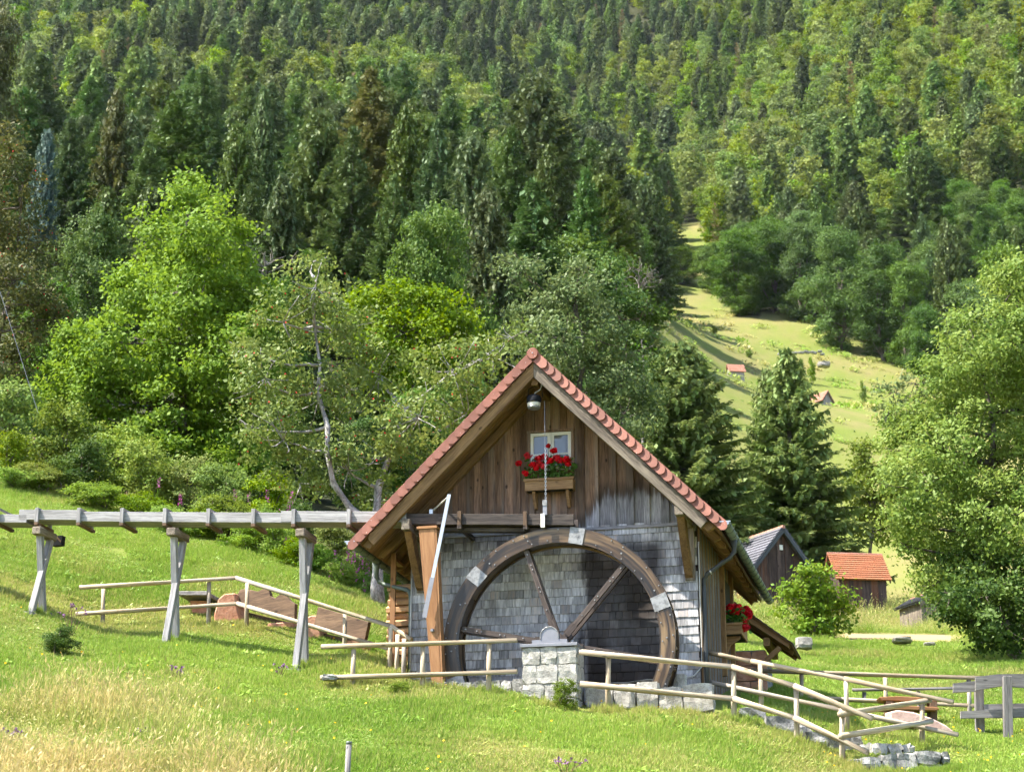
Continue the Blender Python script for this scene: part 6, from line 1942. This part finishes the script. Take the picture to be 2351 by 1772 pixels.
def grass_scatter():
    protos = [merged(*blades(rng, 900, 0.36, 0.035, 0.10, 0.0060, 0.5), M['grass']) for _ in range(4)]
    protos += [merged(*blades(rng, 240, 0.36, 0.16, 0.46, 0.0035, 0.35, 0.5), M['grass']) for _ in range(3)]
    lf = []
    for _ in range(2):
        k = 40; C_ = np.stack([rng.normal(0, .09, k), rng.normal(0, .09, k), rng.uniform(0.01, 0.07, k)], -1)
        C_, A, B = leaves_from(rng, C_, np.array([0, 0, 1.0]), 0.08, 0.45, 0.45); lf.append(merged(C_, A, B, 0.25 + rng.random(k) * 0.3, M['grass']))
    protos += lf
    n, n2, n3, n4, n5 = 6200, 1700, 1500, 1500, 900
    Y = np.sqrt(rng.uniform(19.0 ** 2, 46.0 ** 2, n)); X = rng.uniform(-0.29, 0.29, n) * Y
    Y2 = np.sqrt(rng.uniform(46.0 ** 2, 62.0 ** 2, n2)); X2 = rng.uniform(0.08, 0.29, n2) * Y2
    Y3 = rng.uniform(19.0, 31.0, n3); X3 = rng.uniform(-0.29, 0.14, n3) * Y3
    Y4 = np.sqrt(rng.uniform(62 ** 2, 100 ** 2, n4)); X4 = rng.uniform(0.05, 0.29, n4) * Y4
    Y5 = np.sqrt(rng.uniform(21.0 ** 2, 50.0 ** 2, n5)); X5 = rng.uniform(-0.29, 0.29, n5) * Y5
    e = 28.6 - Y3 - (X3 + 8) * 0.60 + fbm(X3, Y3, 2.6) * 4.0
    k3 = e > 0.4; X3, Y3 = X3[k3], Y3[k3]
    n6 = 300; Y6 = np.sqrt(rng.uniform(100 ** 2, 460 ** 2, n6)); X6 = rng.uniform(0.06, 0.27, n6) * Y6
    spots = list(POSTS) + [tuple(hw(u_, v_, 0)[:2]) for u_, v_ in [(-9.33, -0.85), (-6.72, -0.85), (-4.3, -0.85), (0.3, -2.15), (-0.1, -2.1), (0.7, -2.1), (-1.4, -1.75), (-0.7, -1.75), (1.2, -1.95), (1.9, -1.95), (2.6, -2.0), (-2.6, -2.0), (-3.2, -2.1)]] + [tuple(at(a_, 1700, b_)[:2]) for a_, b_ in ((800, 22.6), (1700, 30.6), (1780, 30.3), (1960, 29.2), (2020, 28.9), (2100, 28.8), (2170, 28.9), (1880, 29.9))]
    P7 = np.repeat(np.array(spots), 3, 0) + rng.normal(0, 0.1, (len(spots) * 3, 2)); X7, Y7 = P7[:, 0], P7[:, 1]; n7 = len(X7)
    X = np.concatenate([X, X2, X3, X4, X5, X6, X7]); Y = np.concatenate([Y, Y2, Y3, Y4, Y5, Y6, Y7])
    tall = np.concatenate([np.ones(len(X) - n7), np.full(n7, 2.6)]); slim = np.where(tall > 1, 0.42, 1.0)
    kind = np.concatenate([rng.integers(0, 4, n), rng.integers(0, 4, n2), rng.integers(4, 7, len(X3)), rng.integers(4, 7, n4), rng.integers(7, 9, n5), rng.integers(7, 9, n6), rng.integers(0, 4, n7)])
    Z = gz(X, Y); P = np.stack([X, Y, Z], -1)
    u, v, w = house_uvw(P)
    ok = ~((u > -3.0) & (u < 3.3) & (v > -1.6) & (v < 6.2)) & ~((u > -0.5) & (u < 1.0) & (v > -2.1) & (v < -1.0))
    px, py = to_px(P)
    ok &= ~((px < 960) & (Y > 52)) & ~forest_mask(X, Y, Z)
    ok &= ~((px > 1900) & (px < 2220) & (Y > 59) & (Y < 75))
    X, Y, Z, kind, P, tall, slim = X[ok], Y[ok], Z[ok], kind[ok], P[ok], tall[ok], slim[ok]
    d = 0.3
    gx = (gz(X + d, Y) - gz(X - d, Y)) / (2 * d); gy = (gz(X, Y + d) - gz(X, Y - d)) / (2 * d)
    # lie the patch along the slope after turning it about its own axis
    R = np.empty((len(X), 3))
    rz = rng.uniform(0, 6.28, len(X))
    for i in range(len(X)):
        nv = Vector((-np.clip(gx[i], -.7, .7), -np.clip(gy[i], -.7, .7), 1)).normalized()
        R[i] = (nv.to_track_quat('Z', 'Y').to_matrix() @ Matrix.Rotation(rz[i], 3, 'Z')).to_euler()
    s = rng.uniform(0.85, 1.2, len(X)) * np.where(Y > 46, 1.3, 1.0) * np.where(Y > 62, 1.0 + (Y - 62) / 130.0, 1.0) * np.where(Y > 100, 2.2, 1.0)
    sz = s * np.clip(1 + 0.45 * vnoise(X, Y, 2.2) + 0.75 * vnoise(X - 7, Y, 0.9), 0.45, 2.2)
    scatter('grass', 'sunlit grass and straw of the sloping meadow', 'grass', protos, P, R, np.stack([s * slim, s * slim, np.where(tall > 1, s * tall * 0.75, sz)], -1), kind, (('dry', dryness(X, Y)), ('lush', np.clip(0.5 + fbm(X - 40, Y, 3.0), 0, 1))))
    print('grass', len(X))


grass_scatter()
n = 240
Y = rng.uniform(24, 36, n); X = np.where(rng.random(n) < 0.55, rng.uniform(0.16, 0.28, n), rng.uniform(-0.27, 0.1, n)) * Y
C_ = np.stack([X, Y, gz(X, Y) + rng.uniform(0.06, 0.14, n)], -1)
C_, A, B = leaves_from(rng, C_, np.array([0, -0.7, 0.5]), 0.035, 1.0, 0.3)
tag(obj('wild_flowers', quads_mesh('wild_flowers', C_, A, B, rng.random(n), M['yellow'])), 'tiny yellow flower heads dotted over the lawn', 'flowers', None, 'stuff')


# ------------------------------------------------------------------ summer haze in the valley
gm = bpy.data.objects['ground'].data
co = np.empty(len(gm.vertices) * 3, 'f'); gm.vertices.foreach_get('co', co); co = co.reshape(-1, 3)
hz = MB(); hz.box((float(co[:, 0].min()) - 5, float(co[:, 1].min()) - 5, float(co[:, 2].min()) - 2), (float(co[:, 0].max()) + 5, float(co[:, 1].max()) + 5, float(co[:, 2].max()) + 45))
ho = hz.build('haze', None)
tag(ho, 'thin summer haze filling the valley air', 'haze', None, 'stuff')
hm = bpy.data.materials.new('valley_haze'); hm.use_nodes = True
hn = hm.node_tree; hn.nodes.remove(hn.nodes['Principled BSDF'])
pv = hn.nodes.new('ShaderNodeVolumePrincipled')
pv.inputs['Color'].default_value = (0.82, 0.90, 1.0, 1); pv.inputs['Density'].default_value = 0.000022; pv.inputs['Anisotropy'].default_value = 0.2
hn.links.new(pv.outputs[0], hn.nodes['Material Output'].inputs['Volume'])
ho.data.materials.append(hm)
